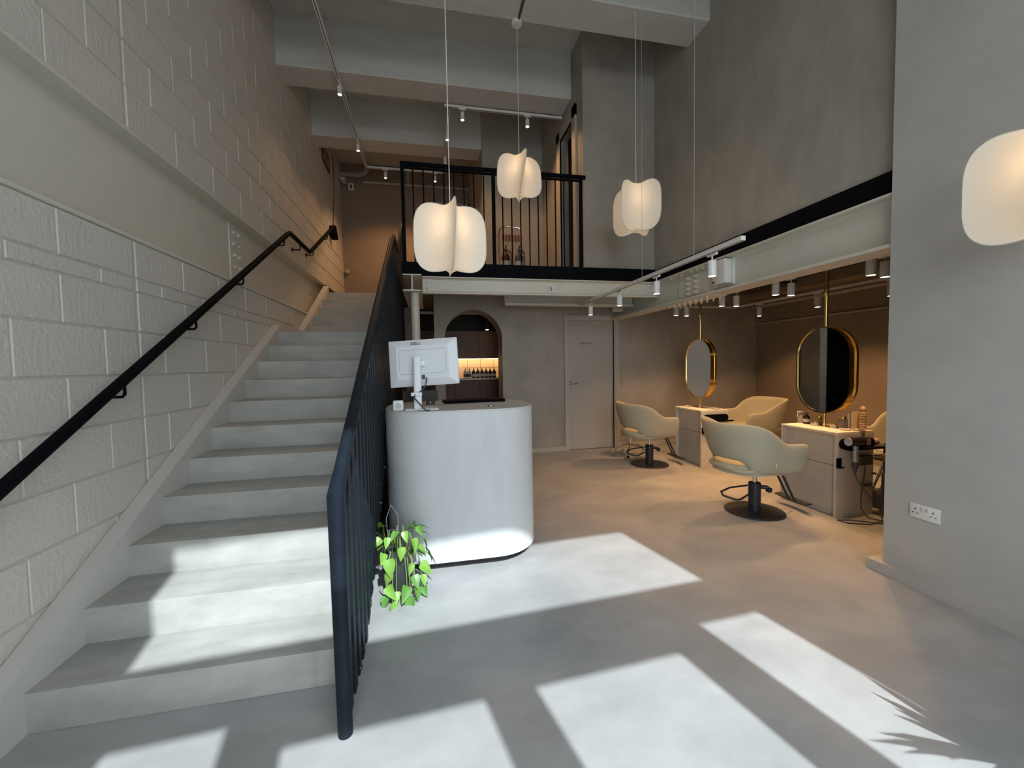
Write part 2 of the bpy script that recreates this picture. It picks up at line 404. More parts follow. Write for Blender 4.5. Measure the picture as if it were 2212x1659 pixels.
# wall handrail
xh = -1.55
wh = thing('wall_handrail', 'black round handrail bracketed to the painted block wall', 'handrail', (xh, 1.3, 1.0))
hp = [(xh, .9, .45), (xh, 1.81, .975), (xh, 5.16, 2.955), (xh, 5.24, 2.99), (xh, 6.03, 2.99), (xh, 6.12, 3.03), (xh, 7.62, 3.86), (xh, 7.72, 3.87)]
obj('rail', tube(bm_(), hp, .026, 14), BLACK, wh, world=True)
for y in (1.78, 2.46, 3.16, 3.93, 5.02, 5.62, 6.22, 7.1):
    z = None
    for a, b in zip(hp, hp[1:]):
        if a[1] <= y <= b[1]: z = a[2]+(b[2]-a[2])*(y-a[1])/(b[1]-a[1])
    bm = tube(bm_(), [(xh, y, z-.02), (xh, y, z-.075), (xh-.012, y, z-.088), (XL-.0, y, z-.088)], .0075, 8)
    lathe(bm, [(.026, 0), (.026, .007)], (XL+.001, y, z-.088), 14, 'X')
    obj('bracket', bm, BLACK, wh, world=True)
bm = prism(bm_(), [(7.70, 3.90), (7.86, 3.74), (7.86, 3.70), (7.66, 3.76)], 'X', xh-.09, xh+.02)
obj('end_plate', bm, BLACK, wh, world=True, smooth=False)

# left wall beam
lb = thing('wall_beam', 'cream painted steel beam set lengthwise into the block wall above the stairs', 'beam', (-1.7, 3, 2.17))
obj('web', box(bm_(), -1.783, -1.762, -1.1, 7.25, 2.17, 2.79), BEAMW, lb, world=True)
obj('flange', box(bm_(), -1.785, -1.637, -1.1, 7.0, 2.160, 2.183, .004, 1), BEAMW, lb, world=True)
obj('flange', box(bm_(), -1.785, -1.640, -1.1, 7.25, 2.770, 2.793, .004, 1), BEAMW, lb, world=True)
for yy in (4.27, 4.37):
    for k in range(5):
        z = 2.26 + k*.105
        obj('bolt', lathe(bm_(), [(.017, 0), (.017, .014), (.010, .016), (.010, .030)], (-1.762, yy, z), 6, 'X'), BEAMW, lb, world=True)
obj('splice_plate', box(bm_(), -1.762, -1.754, 4.20, 4.44, 2.20, 2.75), BEAMW, lb, world=True)

# balcony railing
br = thing('balcony_railing', 'black steel balcony railing with slim round bars between square posts', 'railing', (.8, 4.9, 2.62))
YB = 4.905
bm = tube(bm_(), [(-.262, YB, 3.735), (1.985, YB, 3.735)], .026, 14); obj('handrail', bm, BLACK, br, world=True)
obj('flat_rail', box(bm_(), -.25, 1.93, YB-.018, YB+.018, 3.682, 3.696), BLACK, br, world=True)
for x in (-.24, .815, 1.925): obj('post', box(bm_(), x-.02, x+.02, YB-.02, YB+.02, 2.623, 3.715, .003, 1), BLACK, br, world=True)
for k in range(1, 9): obj('baluster', tube(bm_(), [(-.24+k*1.055/9, YB, 2.624), (-.24+k*1.055/9, YB, 3.69)], .008, 8), BLACK, br, world=True)
for k in range(1, 10): obj('baluster', tube(bm_(), [(.815+k*1.11/10, YB, 2.624), (.815+k*1.11/10, YB, 3.69)], .008, 8), BLACK, br, world=True)

# ------------------------------------------------------------------ white steelwork below the balcony
cb = thing('balcony_beam', 'cream steel channel beam spanning under the balcony edge', 'beam', (1.4, 4.9, 2.26))
bm = prism(bm_(), [(4.905, 2.262), (4.905, 2.276), (4.955, 2.286), (4.968, 2.30), (4.968, 2.43), (4.955, 2.444), (4.905, 2.450), (4.905, 2.461), (4.985, 2.461), (4.985, 2.262)], 'X', -.05, 2.99)
obj('channel', bm, BEAMW, cb, world=True)
obj('cleat', box(bm_(), -.045, .06, 4.952, 4.966, 2.29, 2.44, .003, 1), BEAMW, cb, world=True)
for z in (2.33, 2.40): obj('bolt', lathe(bm_(), [(.018, 0), (.018, -.012), (.010, -.014), (.010, -.03)], (.01, 4.952, z), 6, 'Y'), BEAMW, cb, world=True)
obj('cleat', box(bm_(), 2.86, 2.97, 4.952, 4.966, 2.29, 2.44, .003, 1), BEAMW, cb, world=True)
for z in (2.32, 2.40): obj('bolt', lathe(bm_(), [(.018, 0), (.018, -.012), (.010, -.014), (.010, -.03)], (2.91, 4.952, z), 6, 'Y'), BEAMW, cb, world=True)
ib = thing('beam_stub', 'short cream steel beam end resting on the round column', 'beam', (-.16, 4.7, 2.25))
bm = prism(bm_(), [(-.262, 2.438), (-.055, 2.438), (-.055, 2.427), (-.152, 2.423), (-.152, 2.268), (-.055, 2.262), (-.055, 2.250), (-.262, 2.250), (-.262, 2.262), (-.166, 2.268), (-.166, 2.423), (-.262, 2.427)], 'Y', 4.70, 6.15)
obj('section', bm, BEAMW, ib, world=True)
tag(obj('round_column', cyl(bm_(), (-.135, 4.82, 0), .048, 0, 2.25, 24), BEAMW), 'slim round cream steel column behind the reception desk', 'column')
rb = thing('salon_beam', 'cream steel beam running towards the camera above the salon opening', 'beam', (3.0, 2, 2.11))
bm = prism(bm_(), [(2.915, 2.112), (2.915, 2.134), (2.99, 2.14), (3.012, 2.165), (3.012, 2.41), (2.99, 2.435), (2.915, 2.44), (2.915, 2.456), (3.14, 2.456), (3.14, 2.44), (3.045, 2.435), (3.03, 2.41), (3.03, 2.165), (3.045, 2.14), (3.14, 2.134), (3.14, 2.112)], 'Y', -1.0, 6.2)
obj('section', bm, BEAMW, rb, world=True)
obj('splice_plate', box(bm_(), 3.0, 3.012, 3.98, 4.46, 2.17, 2.40), BEAMW, rb, world=True)
obj('splice_plate', box(bm_(), 2.93, 3.13, 3.80, 4.66, 2.10, 2.112), BEAMW, rb, world=True)
for yy in (4.12, 4.26):
    for k in range(4): obj('bolt', lathe(bm_(), [(.021, 0), (.021, -.016), (.012, -.018), (.012, -.04)], (3.0, yy, 2.19+k*.06), 6, 'X'), BEAMW, rb, world=True)
for k in range(8):
    for xx in (2.95, 3.10):
        obj('bolt', lathe(bm_(), [(.016, 0), (.016, -.012), (.009, -.014), (.009, -.034)], (xx, 3.87+k*.10, 2.10), 6, 'Z'), BEAMW, rb, world=True)
for yy in (3.95, 4.05, 4.15, 4.33, 4.43, 4.53):
    obj('bolt', lathe(bm_(), [(.016, 0), (.016, -.012), (.009, -.014), (.009, -.03)], (2.95, yy, 2.44), 6, 'Z'), BEAMW, rb, world=True)
# long flat white channel near the back wall
bm = box(bm_(), 1.06, 3.0, 5.56, 5.68, 2.235, 2.27, .003, 1); box(bm, 1.06, 3.0, 5.60, 5.64, 2.27, 2.46)
tag(obj('ceiling_channel', bm, BEAMW), 'long pale flat channel hanging in front of the private door', 'ceiling channel')
tag(obj('junction_box', box(bm_(), 2.83, 3.0, 5.88, 5.95, 2.20, 2.33, .004, 1), BEAMW), 'small pale junction box above the private door', 'box')

# ------------------------------------------------------------------ area behind the arch and desk
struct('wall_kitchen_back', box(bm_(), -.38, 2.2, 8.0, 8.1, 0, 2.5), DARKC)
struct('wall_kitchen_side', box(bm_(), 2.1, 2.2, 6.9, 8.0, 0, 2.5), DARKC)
kc = thing('base_cabinet', 'dark brown lower cupboards seen through the arch', 'cabinet', (.8, 7.5, 0))
obj('body', box(bm_(), -.3, 2.05, 7.50, 7.98, .06, 1.13), WOODL, kc, world=True)
for x in (.0, .46, .92, 1.38): obj('door_panel', box(bm_(), x+.004, x+.456, 7.482, 7.50, .08, 1.12, .002, 1), WOODL, kc, world=True)
tag(obj('worktop', box(bm_(), -.3, 2.05, 7.46, 7.98, 1.135, 1.175, .003, 1), mat('pale_worktop', (.5, .44, .36), .4)), 'pale worktop carrying pump bottles behind the arch', 'worktop')
ku = thing('wall_cabinet', 'walnut wall cupboards over the lit worktop behind the arch', 'cabinet', (.8, 7.6, 1.5))
obj('body', box(bm_(), -.3, 2.05, 7.60, 7.98, 1.55, 2.05), WOODD, ku, world=True)
for x in (.0, .46, .92, 1.38): obj('door_panel', box(bm_(), x+.003, x+.457, 7.582, 7.60, 1.535, 2.04, .002, 1), WOODD, ku, world=True)
obj('light_strip', box(bm_(), -.25, 2.0, 7.90, 7.93, 1.53, 1.545), LEDM, ku, world=True, label='warm glowing strip')
add_light('AREA', 'strip_light', (.8, 7.85, 1.52), 4, (1, .62, .28), shape='RECTANGLE', size=2.0, size_y=.04)
spl = thing('tiled_splashback', 'cream tiled splashback behind the pump bottles', 'tiles', (.8, 7.975, 1.17))
for r in range(2):
    for c in range(9):
        obj('tile', box(bm_(), -.3+c*.26+.003, -.3+(c+1)*.26-.003, 7.965, 7.98, 1.18+r*.185, 1.18+(r+1)*.185-.005, .002, 1), TILE, spl, world=True)
# pump bottles
def pump_bottle(x, y, z, kind, label):
    t = thing('pump_bottle', label, 'bottle', (x, y, z), group='pump bottles on the worktop')
    body = BOTW if kind else GLASSD
    obj('bottle_body', lathe(bm_(), [(.032, 0), (.036, .006), (.036, .105), (.030, .122), (.014, .135), (.012, .145)], seg=20), body, t)
    obj('pump_head', tube(lathe(bm_(), [(.015, .143), (.015, .158), (.005, .160), (.005, .180)], seg=12), [(0, 0, .183), (0, -.030, .182), (0, -.034, .175)], .005, 8), GLASSD, t, label='black pump head')
    obj('printed_label', lathe(bm_(), [(.0366, .025), (.0366, .075)], seg=20, cap=False), INK if kind else LABELM, t)
    return t
xs = [.66, .735, .815, .893, .970, 1.047, 1.124, 1.20]
names = ['leftmost cream pump bottle with dark label behind the arch', 'second cream pump bottle, next to the dark ones'] + [
    'dark pump bottle %s in the row behind the arch' % s for s in ('standing first beside the cream pair', 'second from the cream pair', 'third from the cream pair', 'third from the right end', 'second from the right end', 'at the right end')]
for i, x in enumerate(xs): pump_bottle(x, 7.53, 1.175, i < 2, names[i])
ar_dl = thing('downlight', 'small ceiling downlight glowing inside the arch', 'lamp', (1.05, 7.3, 2.2))
obj('housing', cyl(cyl(bm_(), (1.05, 7.3, 0), .006, 2.19, 2.46, 8), (1.05, 7.3, 0), .035, 2.05, 2.2, 20), DARKC, ar_dl, world=True); obj('lens', cyl(bm_(), (1.05, 7.3, 0), .026, 2.045, 2.052, 20), GLOW, ar_dl, world=True)
bm = box(bm_(), -.3, 2.0, 7.1, 7.16, 2.30, 2.34); tag(obj('ceiling_rail', bm, WHITE), 'thin pale rail crossing the dark ceiling inside the arch', 'rail')
# panels behind the desk
tag(obj('wooden_panel', box(bm_(), -.315, -.215, 5.88, 5.92, 0, 2.23), mat('plum_brown_board', (.12, .085, .075), .6)), 'narrow brown upright board behind the round column', 'panel')
tag(obj('low_screen', box(bm_(), -.33, .10, 5.2, 5.24, 0, 1.10), GREENG), 'dark grey green low screen behind the reception desk', 'screen')

# ------------------------------------------------------------------ reception desk
desk = thing('reception_desk', 'pale plastered reception desk with rounded corners near the stair foot', 'desk', (.22, 3.15, 0))
bm = prism(bm_(), rrect(-.318, .775, 2.755, 3.60, .33, 14), 'Z', .055, 1.085)
obj('body', bm, DESK, desk, world=True, ang=.8)
bm = prism(bm_(), rrect(-.318, .775, 2.755, 3.60, .33, 14), 'Z', 1.085, 1.10)
obj('top', bm, DESKT, desk, world=True, ang=.8)
bm = prism(bm_(), rrect(-.29, .73, 2.80, 3.55, .29, 12), 'Z', 0, .056)
obj('plinth', bm, DARK, desk, world=True, label='recessed dark plinth')

# monitor (seen from behind)
mon = thing('computer_monitor', 'white flat monitor seen from behind on the reception desk', 'monitor', (-.08, 2.93, 1.10))
hd = bpy.data.objects.new('screen_housing', None)
bm = bm_()
W, H, T = .245, .165, .012
def ring(w, h, y, r=.01): return [Vector((x, y, z)) for x, z in rrect(-w, w, -h, h, r, 3)]
prof = [(W, H, .012, .006), (W, H, 0, .006), (W-.006, H-.006, -.006, .008), (W-.055, H-.045, -.030, .02), (W-.06, H-.05, -.032, .02)]
rings = [[bm.verts.new(p) for p in ring(*q)] for q in prof]
n = len(rings[0])
for a, b in zip(rings, rings[1:]):
    for j in range(n): bm.faces.new((a[j], a[(j+1) % n], b[(j+1) % n], b[j]))
bm.faces.new(rings[0]); bm.faces.new(list(reversed(rings[-1])))
mh = obj('screen_housing', bm, PLAST, mon, ang=.25)
MR = Matrix.Translation((.045, .02, .33)) @ Matrix.Rotation(math.radians(-13), 4, 'Z') @ Matrix.Rotation(math.radians(-5), 4, 'X') @ Matrix.Rotation(math.radians(-3.0), 4, 'Y')
mh.matrix_local = MR
bm = bm_()
pts = rrect(-.165, .165, -.085, .085, .022, 5)
tube(bm, [(x, -.0325, z+.005) for x, z in pts], .0016, 6, closed=True); obj('panel_groove', bm, PLASTG, mh)
text('logo', 'DELL', .034, (-.045, -.0247, .1348), (PI/2-.55, 0, 0), INK, mh)
bm = box(bm_(), -.012, .012, -.034, -.030, -.12, -.09, .002, 1); obj('port', bm, INK, mh)
obj('screen_glass', box(bm_(), -W+.008, W-.008, .0122, .0135, -H+.008, H-.008), INK, mh)
bm = bm_()
rs = rrect(-.027, .027, -.014, .014, .012, 4)
A = [bm.verts.new((x, -.075+y, .012)) for x, y in rs]; B = [bm.verts.new((x*.95, -.045+y, .37)) for x, y in rs]
for j in range(len(rs)): bm.faces.new((A[j], A[(j+1) % len(rs)], B[(j+1) % len(rs)], B[j]))
bm.faces.new(A); bm.faces.new(list(reversed(B)))
obj('stand_column', bm, PLAST, mon)
obj('hinge', box(bm_(), -.02, .055, -.045, .0, .305, .345, .006, 2), PLAST, mon)
obj('cable_clip', box(bm_(), -.045, .03, -.098, -.084, .10, .125, .004, 1), PLAST, mon)
obj('stand_base', box(bm_(), -.085, .14, -.09, .10, 0, .010, .004, 2), PLAST, mon)
bm = tube(bm_(), [(.062, -.035, .225), (.062, -.045, .20), (.05, -.06, .16), (.02, -.085, .13), (-.02, -.095, .11), (-.02, -.10, .085), (.02, -.12, .04), (.05, -.14, .006), (.08, -.145, .004)], .0045, 8)
obj('cable', bm, INK, mon, label='black cable')
# small white speaker
sp = thing('desk_speaker', 'small white cube speaker at the left corner of the desk', 'speaker', (-.215, 2.90, 1.10), .05)
obj('shell', box(bm_(), -.035, .035, -.03, .03, 0, .07, .010, 3), WHITE, sp); obj('grille', lathe(bm_(), [(.022, 0), (.022, -.002)], (0, -.0302, .035), 24, 'Y'), PLASTG, sp)
# laptop/keyboard tray
kb = thing('laptop', 'slim black laptop lying at the back edge of the desk', 'laptop', (.36, 3.33, 1.10), math.radians(4))
obj('base', box(bm_(), -.25, .25, -.06, .12, 0, .014, .004, 1), BLACK, kb); obj('lid', box(bm_(), -.25, .25, -.065, .10, .015, .024, .003, 1), BLACK, kb)
cr_ = thing('card_reader', 'small black card reader beside the monitor foot', 'card reader', (.005, 3.27, 1.10))
obj('reader_body', prism(bm_(), [(-.04, 0), (.04, 0), (.04, .030), (-.005, .045), (-.035, .012)], 'X', -.035, .035), INK, cr_, smooth=False); obj('reader_button', box(bm_(), -.004, .004, -.044, -.036, .014, .026), WHITE, cr_)
dc = thing('desk_clip', 'tiny black and silver clip on the desk top', 'clip', (.44, 2.95, 1.10))
obj('clip_body', box(bm_(), -.022, .022, -.012, .012, 0, .010, .003, 1), INK, dc); obj('clip_plate', box(bm_(), -.008, .008, -.0135, -.010, .002, .009), CHROME, dc)

# ------------------------------------------------------------------ trailing plant
pl = thing('potted_pothos', 'trailing green pothos in a dark pot at the desk corner by the balustrade', 'plant', (-.222, 2.59, 0))
obj('pot', lathe(bm_(), [(.075, .02), (.082, .03), (.100, .22), (.106, .235), (.106, .25), (.096, .25), (.092, .235)], seg=28), POTM, pl)
obj('saucer', lathe(bm_(), [(.085, 0), (.10, .006), (.115, .022), (.110, .026), (.09, .015)], seg=28), POTG, pl)
obj('soil', cyl(bm_(), (0, 0, 0), .094, .21, .232, 20), mat('soil', (.03, .022, .015), .9), pl)
obj('wire_support', tube(tube(bm_(), [(-.06, .06, .2), (-.07, .06, .44), (-.04, .07, .52), (0, .07, .45), (.01, .06, .2)], .003, 6), [(-.07, .062, .36), (.005, .062, .36)], .003, 6), PLASTG, pl)
def leaf_mesh(L=.075, W=.055):
    bm = bm_(); n = 8; rows = []
    for i in range(n+1):
        t = i/n; w = W/2*(math.sin(PI*min(1, t**.62))**.8)*(1-.25*t) if 0 < i < n else 0
        bend = -.30*L*t*t
        if i in (0, n): rows.append([bm.verts.new((0, L*t, bend))])
        else: rows.append([bm.verts.new((s*w, L*t - abs(s)*.10*L*(1-t), bend + abs(s)*w*.32)) for s in (-1, -.5, 0, .5, 1)])
    for a, b in zip(rows, rows[1:]):
        if len(a) == 1:
            for j in range(4): bm.faces.new((a[0], b[j+1], b[j]))
        elif len(b) == 1:
            for j in range(4): bm.faces.new((a[j], a[j+1], b[0]))
        else:
            for j in range(4): bm.faces.new((a[j], a[j+1], b[j+1], b[j]))
    return bm
lm = []
for k, M_ in enumerate((LEAF, LEAFD, LEAF)):
    o = obj('leaf', leaf_mesh((.085, .075, .065)[k], (.060, .058, .045)[k]), M_, pl); o.data.materials[0] = M_; lm.append(o)
tips = []
specs = []
rng = random.Random(11)
for k in range(15):   # crown
    a = rng.uniform(0, 2*PI); r = rng.uniform(.03, .13); specs.append((r*math.cos(a), r*math.sin(a)-.02, rng.uniform(.27, .43), a, rng.uniform(-.7, .3)))
for x, y, z in [(.10, -.10, .36), (.13, -.09, .30), (.16, -.07, .34), (.03, -.14, .33), (-.04, -.15, .27), (.09, -.13, .22), (.14, -.10, .20), (.10, -.14, .15), (.15, -.10, .13), (-.03, -.15, .19), (-.05, -.17, .12), (.06, -.16, .10), (.11, -.15, .08), (.0, -.17, .08), (.15, -.10, .06), (.08, -.18, .045), (-.06, -.17, .06), (-.02, -.20, .035), (.13, -.06, .42), (.05, -.08, .40), (-.05, -.10, .38), (.17, -.05, .27), (.18, -.06, .24)]:
    specs.append((x, y, z, math.atan2(y, x)+rng.uniform(-.7, .7), rng.uniform(-1.3, -.5)))
for i, (x, y, z, a, pt) in enumerate(specs):
    if i < 3: o = lm[i]
    else: o = lm[rng.choice((0, 1, 1, 2))].copy(); COL.objects.link(o)
    o.location = (x, y, z); sc_ = rng.uniform(.85, 1.35); o.scale = (sc_, sc_, sc_)
    o.rotation_euler = (Matrix.Rotation(a-PI/2+rng.uniform(-.9, .9), 3, 'Z') @ Matrix.Rotation(pt, 3, 'X') @ Matrix.Rotation(rng.uniform(-1.0, 1.0), 3, 'Y')).to_euler()
    if z < .42:
        bx, by = (x*.6, y*.6)
        bm = tube(bm_(), [(bx*.8, by*.8, .24), (x*.8, y*.75, max(.27, z+.03) if z > .2 else .26), (x*.95, y*.9, (z+.26)/2), (x, y, z)], .0022, 5)
        obj('vine', bm, VINE, pl)

# ------------------------------------------------------------------ spiky plant outside the view by the shopfront (throws the leaf shadow)
yu = thing('yucca_plant', 'spiky leaved plant in a pot by the shopfront, casting the leaf shadow', 'plant', (2.02, .42, 0), .3)
obj('pot', lathe(bm_(), [(.12, 0), (.15, .30), (.16, .31), (.15, .32)], seg=24), POTG, yu)
obj('stem', tube(bm_(), [(0, 0, .25), (.01, 0, .62)], .03, 10), WOODL, yu)
for i in range(26):
    a = i*2.4; e = .15+1.15*((i*7) % 26)/26; L = .34+.08*math.sin(i*3)
    bm = bm_(); P0 = Vector((0, 0, .58)); D = Vector((math.cos(a)*math.cos(e), math.sin(a)*math.cos(e), math.sin(e))); S = D.cross(Vector((0, 0, 1))).normalized()
    vs = []
    for t, wd in ((0, .014), (.3, .022), (.7, .014), (1, .001)):
        c = P0 + D*L*t + Vector((0, 0, -.10*t*t)); vs.append((bm.verts.new(c-S*wd), bm.verts.new(c+S*wd)))
    for p, q in zip(vs, vs[1:]): bm.faces.new((p[0], p[1], q[1], q[0]))
    obj('leaf', bm, LEAFD, yu)

# ------------------------------------------------------------------ pendants
def pendant_mesh(W=.238, Hh=.230, twist=.0, p=.55):
    NT, NP = 96, 44; bm = bm_(); grid = []
    for j in range(NP+1):
        ph = PI/2 - PI*j/NP
        c, s = math.cos(ph), math.sin(ph)
        w_ = W*abs(c)**(2/3.6); z_ = Hh*math.copysign(abs(s)**(2/3.6), s)
        z_ *= 1 - .13*(1-min(1, w_/(.72*W)))**1.5
        row = []
        for i in range(NT):
            th = 2*PI*i/NT; q = (abs(math.cos(th))**p + abs(math.sin(th))**p)**(-1/p)
            zz = z_*(1-.16*(1-q)*abs(w_/W)**.5)
            a = th + twist*zz/Hh
            row.append((w_*q*math.cos(a), w_*q*math.sin(a), zz))
        grid.append(row)
    topv = bm.verts.new((0, 0, grid[0][0][2])); botv = bm.verts.new((0, 0, grid[-1][0][2]))
    V = [[bm.verts.new(c) for c in row] for row in grid[1:-1]]
    for i in range(NT): bm.faces.new((topv, V[0][i], V[0][(i+1) % NT])); bm.faces.new((botv, V[-1][(i+1) % NT], V[-1][i]))
    for a, b in zip(V, V[1:]):
        for i in range(NT): bm.faces.new((a[i], b[i], b[(i+1) % NT], a[(i+1) % NT]))
    ribs = [[grid[j][k*NT//4] for j in range(NP+1)] for k in range(4)]
    return bm, ribs
def pendant(loc, rz, ceil, tw, label, cord_dx=0.):
    t = thing('pendant_lamp', label, 'pendant lamp', loc, rz, 'fabric pendants hanging in the hall')
    bm, ribs = pendant_mesh(twist=tw)
    sh = obj('shade', bm, FABRIC, t, ang=2.0)
    for rb_ in ribs:
        r = [(x*1.004, y*1.004, z*1.004) for x, y, z in rb_]; obj('wire_rib', tube(bm_(), r, .0022, 6), WIREC, t)
    obj('bulb', lathe(bm_(), [(.001, -.04), (.022, -.035), (.030, -.015), (.022, .01), (.012, .03), (.012, .06)], (0, 0, .06), 16), GLOWC, t)
    add_light('POINT', 'pendant_light', (0, 0, .07), .75, (1, .62, .32), t, shadow_soft_size=.06)
    obj('cord', tube(bm_(), [(0, 0, .20), (0, 0, ceil-loc[2])], .003, 6), WHITE, t)
    obj('canopy', cyl(bm_(), (0, 0, ceil-loc[2]), .055, -.035, 0, 24, .004), WHITE, t)
    return t
pendant((.165, 2.75, 2.245), math.radians(4), 4.96, .06, 'largest looking fabric pendant, hanging in front of the balcony left half')
pendant((.99, 4.26, 3.385), math.radians(0), 4.96, .20, 'highest fabric pendant, in front of the middle of the balcony railing')
p3 = pendant((2.15, 3.93, 3.00), math.radians(31), 4.96, .0, 'fabric pendant hanging before the grey wall right of the balcony')
p3.scale = (1.16, 1.16, 1.13)
p4 = pendant((2.525, 1.22, 2.125), math.radians(-63), 4.96, .04, 'fabric pendant cut by the right edge of the picture')
p4.scale = (1.02, 1.02, 1.07)
cp = thing('ceiling_conduit', 'dark metal conduit running over the ceiling to the middle pendant', 'conduit', (1.0, 3.9, 4.95))
obj('pipe', tube(bm_(), [(1.0, 4.22, 4.95), (1.0, 3.86, 4.945), (1.0, 2.86, 5.4), (1.0, 2.0, 5.5)], .012, 10), mat('dark_conduit', (.12, .11, .10), .4, .6), cp, world=True)

# ------------------------------------------------------------------ track lighting
def track(name_label, pts, w=.035, h=.03):
    t = thing('lighting_track', name_label, 'lighting track', pts[0])
    for a, b in zip(pts, pts[1:]):
        a, b = Vector(a), Vector(b); dd = (b-a).normalized(); s = Vector((-dd.y, dd.x, 0))*w/2
        bm = bm_(); vs = []
        for p in (a, b):
            vs.append([bm.verts.new(p+s), bm.verts.new(p-s), bm.verts.new(p-s+Vector((0, 0, h))), bm.verts.new(p+s+Vector((0, 0, h)))])
        for j in range(4): bm.faces.new((vs[0][j], vs[0][(j+1) % 4], vs[1][(j+1) % 4], vs[1][j]))
        bm.faces.new(vs[0]); bm.faces.new(list(reversed(vs[1])))
        obj('rail', bm, WHITE, t, world=True, smooth=False)
        bm = box(bm_(), -.004, .004, 0, (b-a).length, -.0012, 0)
        o = obj('slot', bm, DARK, t); o.location = a - Vector(pts[0]); o.rotation_euler = (0, 0, math.atan2(dd.y, dd.x)-PI/2)
    return t
def spot(x, y, ztrack, label, grp, energy, along='Y', L=.115, r=.030, aim=(0, 0), cone=70, wht=WHITE):
    t = thing('track_spotlight', label, 'spotlight', (x, y, ztrack), group=grp)
    a = box(bm_(), -.012, .012, -.05, .05, -.018, 0, .003, 1) if along == 'Y' else box(bm_(), -.05, .05, -.012, .012, -.018, 0, .003, 1)
    obj('adapter', a, wht, t)
    obj('stem', tube(bm_(), [(0, 0, -.015), (0, 0, -.055)], .006, 8), wht, t)
    obj('cylinder_head', lathe(bm_(), [(.004, -.052), (r-.003, -.052), (r, -.055), (r, -.052-L), (r-.005, -.052-L), (r-.006, -.046-L)], seg=20), wht, t)
    obj('lens', lathe(bm_(), [(.0005, -.053-L), (r-.006, -.050-L)], seg=20, cap=False), GLOW, t, label='glowing lens')
    l = add_light('SPOT', 'spot_beam', (0, 0, -.075-L), energy, WARM, t, spot_size=math.radians(cone), spot_blend=.6, shadow_soft_size=.03)
    if aim != (0, 0): l.rotation_euler = Vector((aim[0], aim[1], -1)).to_track_quat('-Z', 'Y').to_euler()
    return t
ZT = 4.90
track('long white track frame under the ceiling beams above the stairs', [(-.98, 2.0, ZT), (-.98, 7.62, ZT), (.36, 7.62, ZT), (.36, 5.69, ZT)])
track('white track crossing below the beam above the balcony', [(.30, 5.69, ZT), (1.96, 5.69, ZT)])
UPE = SPOT*1.0
up_specs = [(-.98, 5.43, 'Y', 'spotlight on the ceiling track nearest the camera above the stairs'), (-.98, 6.75, 'Y', 'spotlight above the stair landing, second along the left track'),
            (-.66, 7.62, 'X', 'far spotlight above the stair top, left of the pair at the back'), (.20, 7.62, 'X', 'far spotlight behind the balcony railing bars'),
            (.36, 6.22, 'Y', 'spotlight partly behind the big pendant cord'), (.54, 5.69, 'X', 'spotlight at the left end of the balcony track'), (1.45, 5.69, 'X', 'spotlight at the right of the balcony track')]
for x, y, al, lb_ in up_specs: spot(x, y, ZT, lb_, 'spotlights on the upper tracks', UPE*(1.4 if y > 7 else (.4 if y < 5.5 else .6)), al, L=.10, r=.028, cone=130, aim=(0, .25) if y > 7 else (.25, 0))
# connector box on the frame
tag(obj('track_connector', box(bm_(), .335, .385, 7.0, 7.09, 4.74, 4.9, .004, 1), WHITE), 'small white connector box on the rear leg of the ceiling track', 'connector')
# lower track in front of the right wall
ZR = 2.20
t = track('white suspended track running beside the black wall band', [(2.065, 2.36, ZR), (2.065, 5.30, ZR)])
for y in (2.87, 3.66): obj('suspension_wire', tube(bm_(), [(2.065, y, ZR+.03), (2.065, y, 5.56)], .0016, 5), PLASTG, t, world=True)
obj('suspension_wire', tube(bm_(), [(2.065, 5.15, ZR+.03), (2.065, 5.15, 2.46)], .0016, 5), PLASTG, t, world=True)
for y, lb_ in ((2.68, 'nearest white spotlight on the suspended track, overlapping the white box'), (3.43, 'second white spotlight along the suspended track'), (4.17, 'third white spotlight along the suspended track'), (4.99, 'farthest white spotlight on the suspended track, over the private door')):
    spot(2.08, y, ZR, lb_, 'spotlights on the suspended track', SPOT*.55, 'Y', L=.115, r=.031, cone=85)
# salon tracks
ZS = 2.235
track('white track behind the salon beam over the first row of spotlights', [(3.445, 2.0, ZS), (3.445, 5.5, ZS)])
track('white track over the second row of salon spotlights', [(3.64, 2.0, ZS), (3.64, 5.5, ZS)])
track('white track nearest the salon right wall', [(4.80, 1.9, ZS), (4.80, 5.65, ZS), (3.2, 5.65, ZS)])
ord_ = ['farthest', 'second farthest', 'second nearest', 'nearest']
for i, y in enumerate((5.18, 4.265, 3.50, 2.60)): spot(3.445, y, ZS, '%s white spotlight in the left row behind the salon beam' % ord_[i], 'spotlights over the salon', SPOT, 'Y', L=.125, r=.034, aim=(-.1, 0), cone=110)
for i, y in enumerate((5.22, 4.26, 3.51, 2.64)): spot(3.64, y, ZS, '%s white spotlight in the middle row of the salon' % ord_[i], 'spotlights over the salon', SPOT, 'Y', L=.125, r=.034, aim=(.2, 0), cone=110)
for i, y in enumerate((5.16, 4.245, 3.42)): spot(4.80, y, ZS, '%s white spotlight on the salon track by the right wall' % ('farthest', 'middle', 'nearest')[i], 'spotlights over the salon', SPOT*.9, 'Y', L=.125, r=.034, aim=(.2, 0), cone=110)
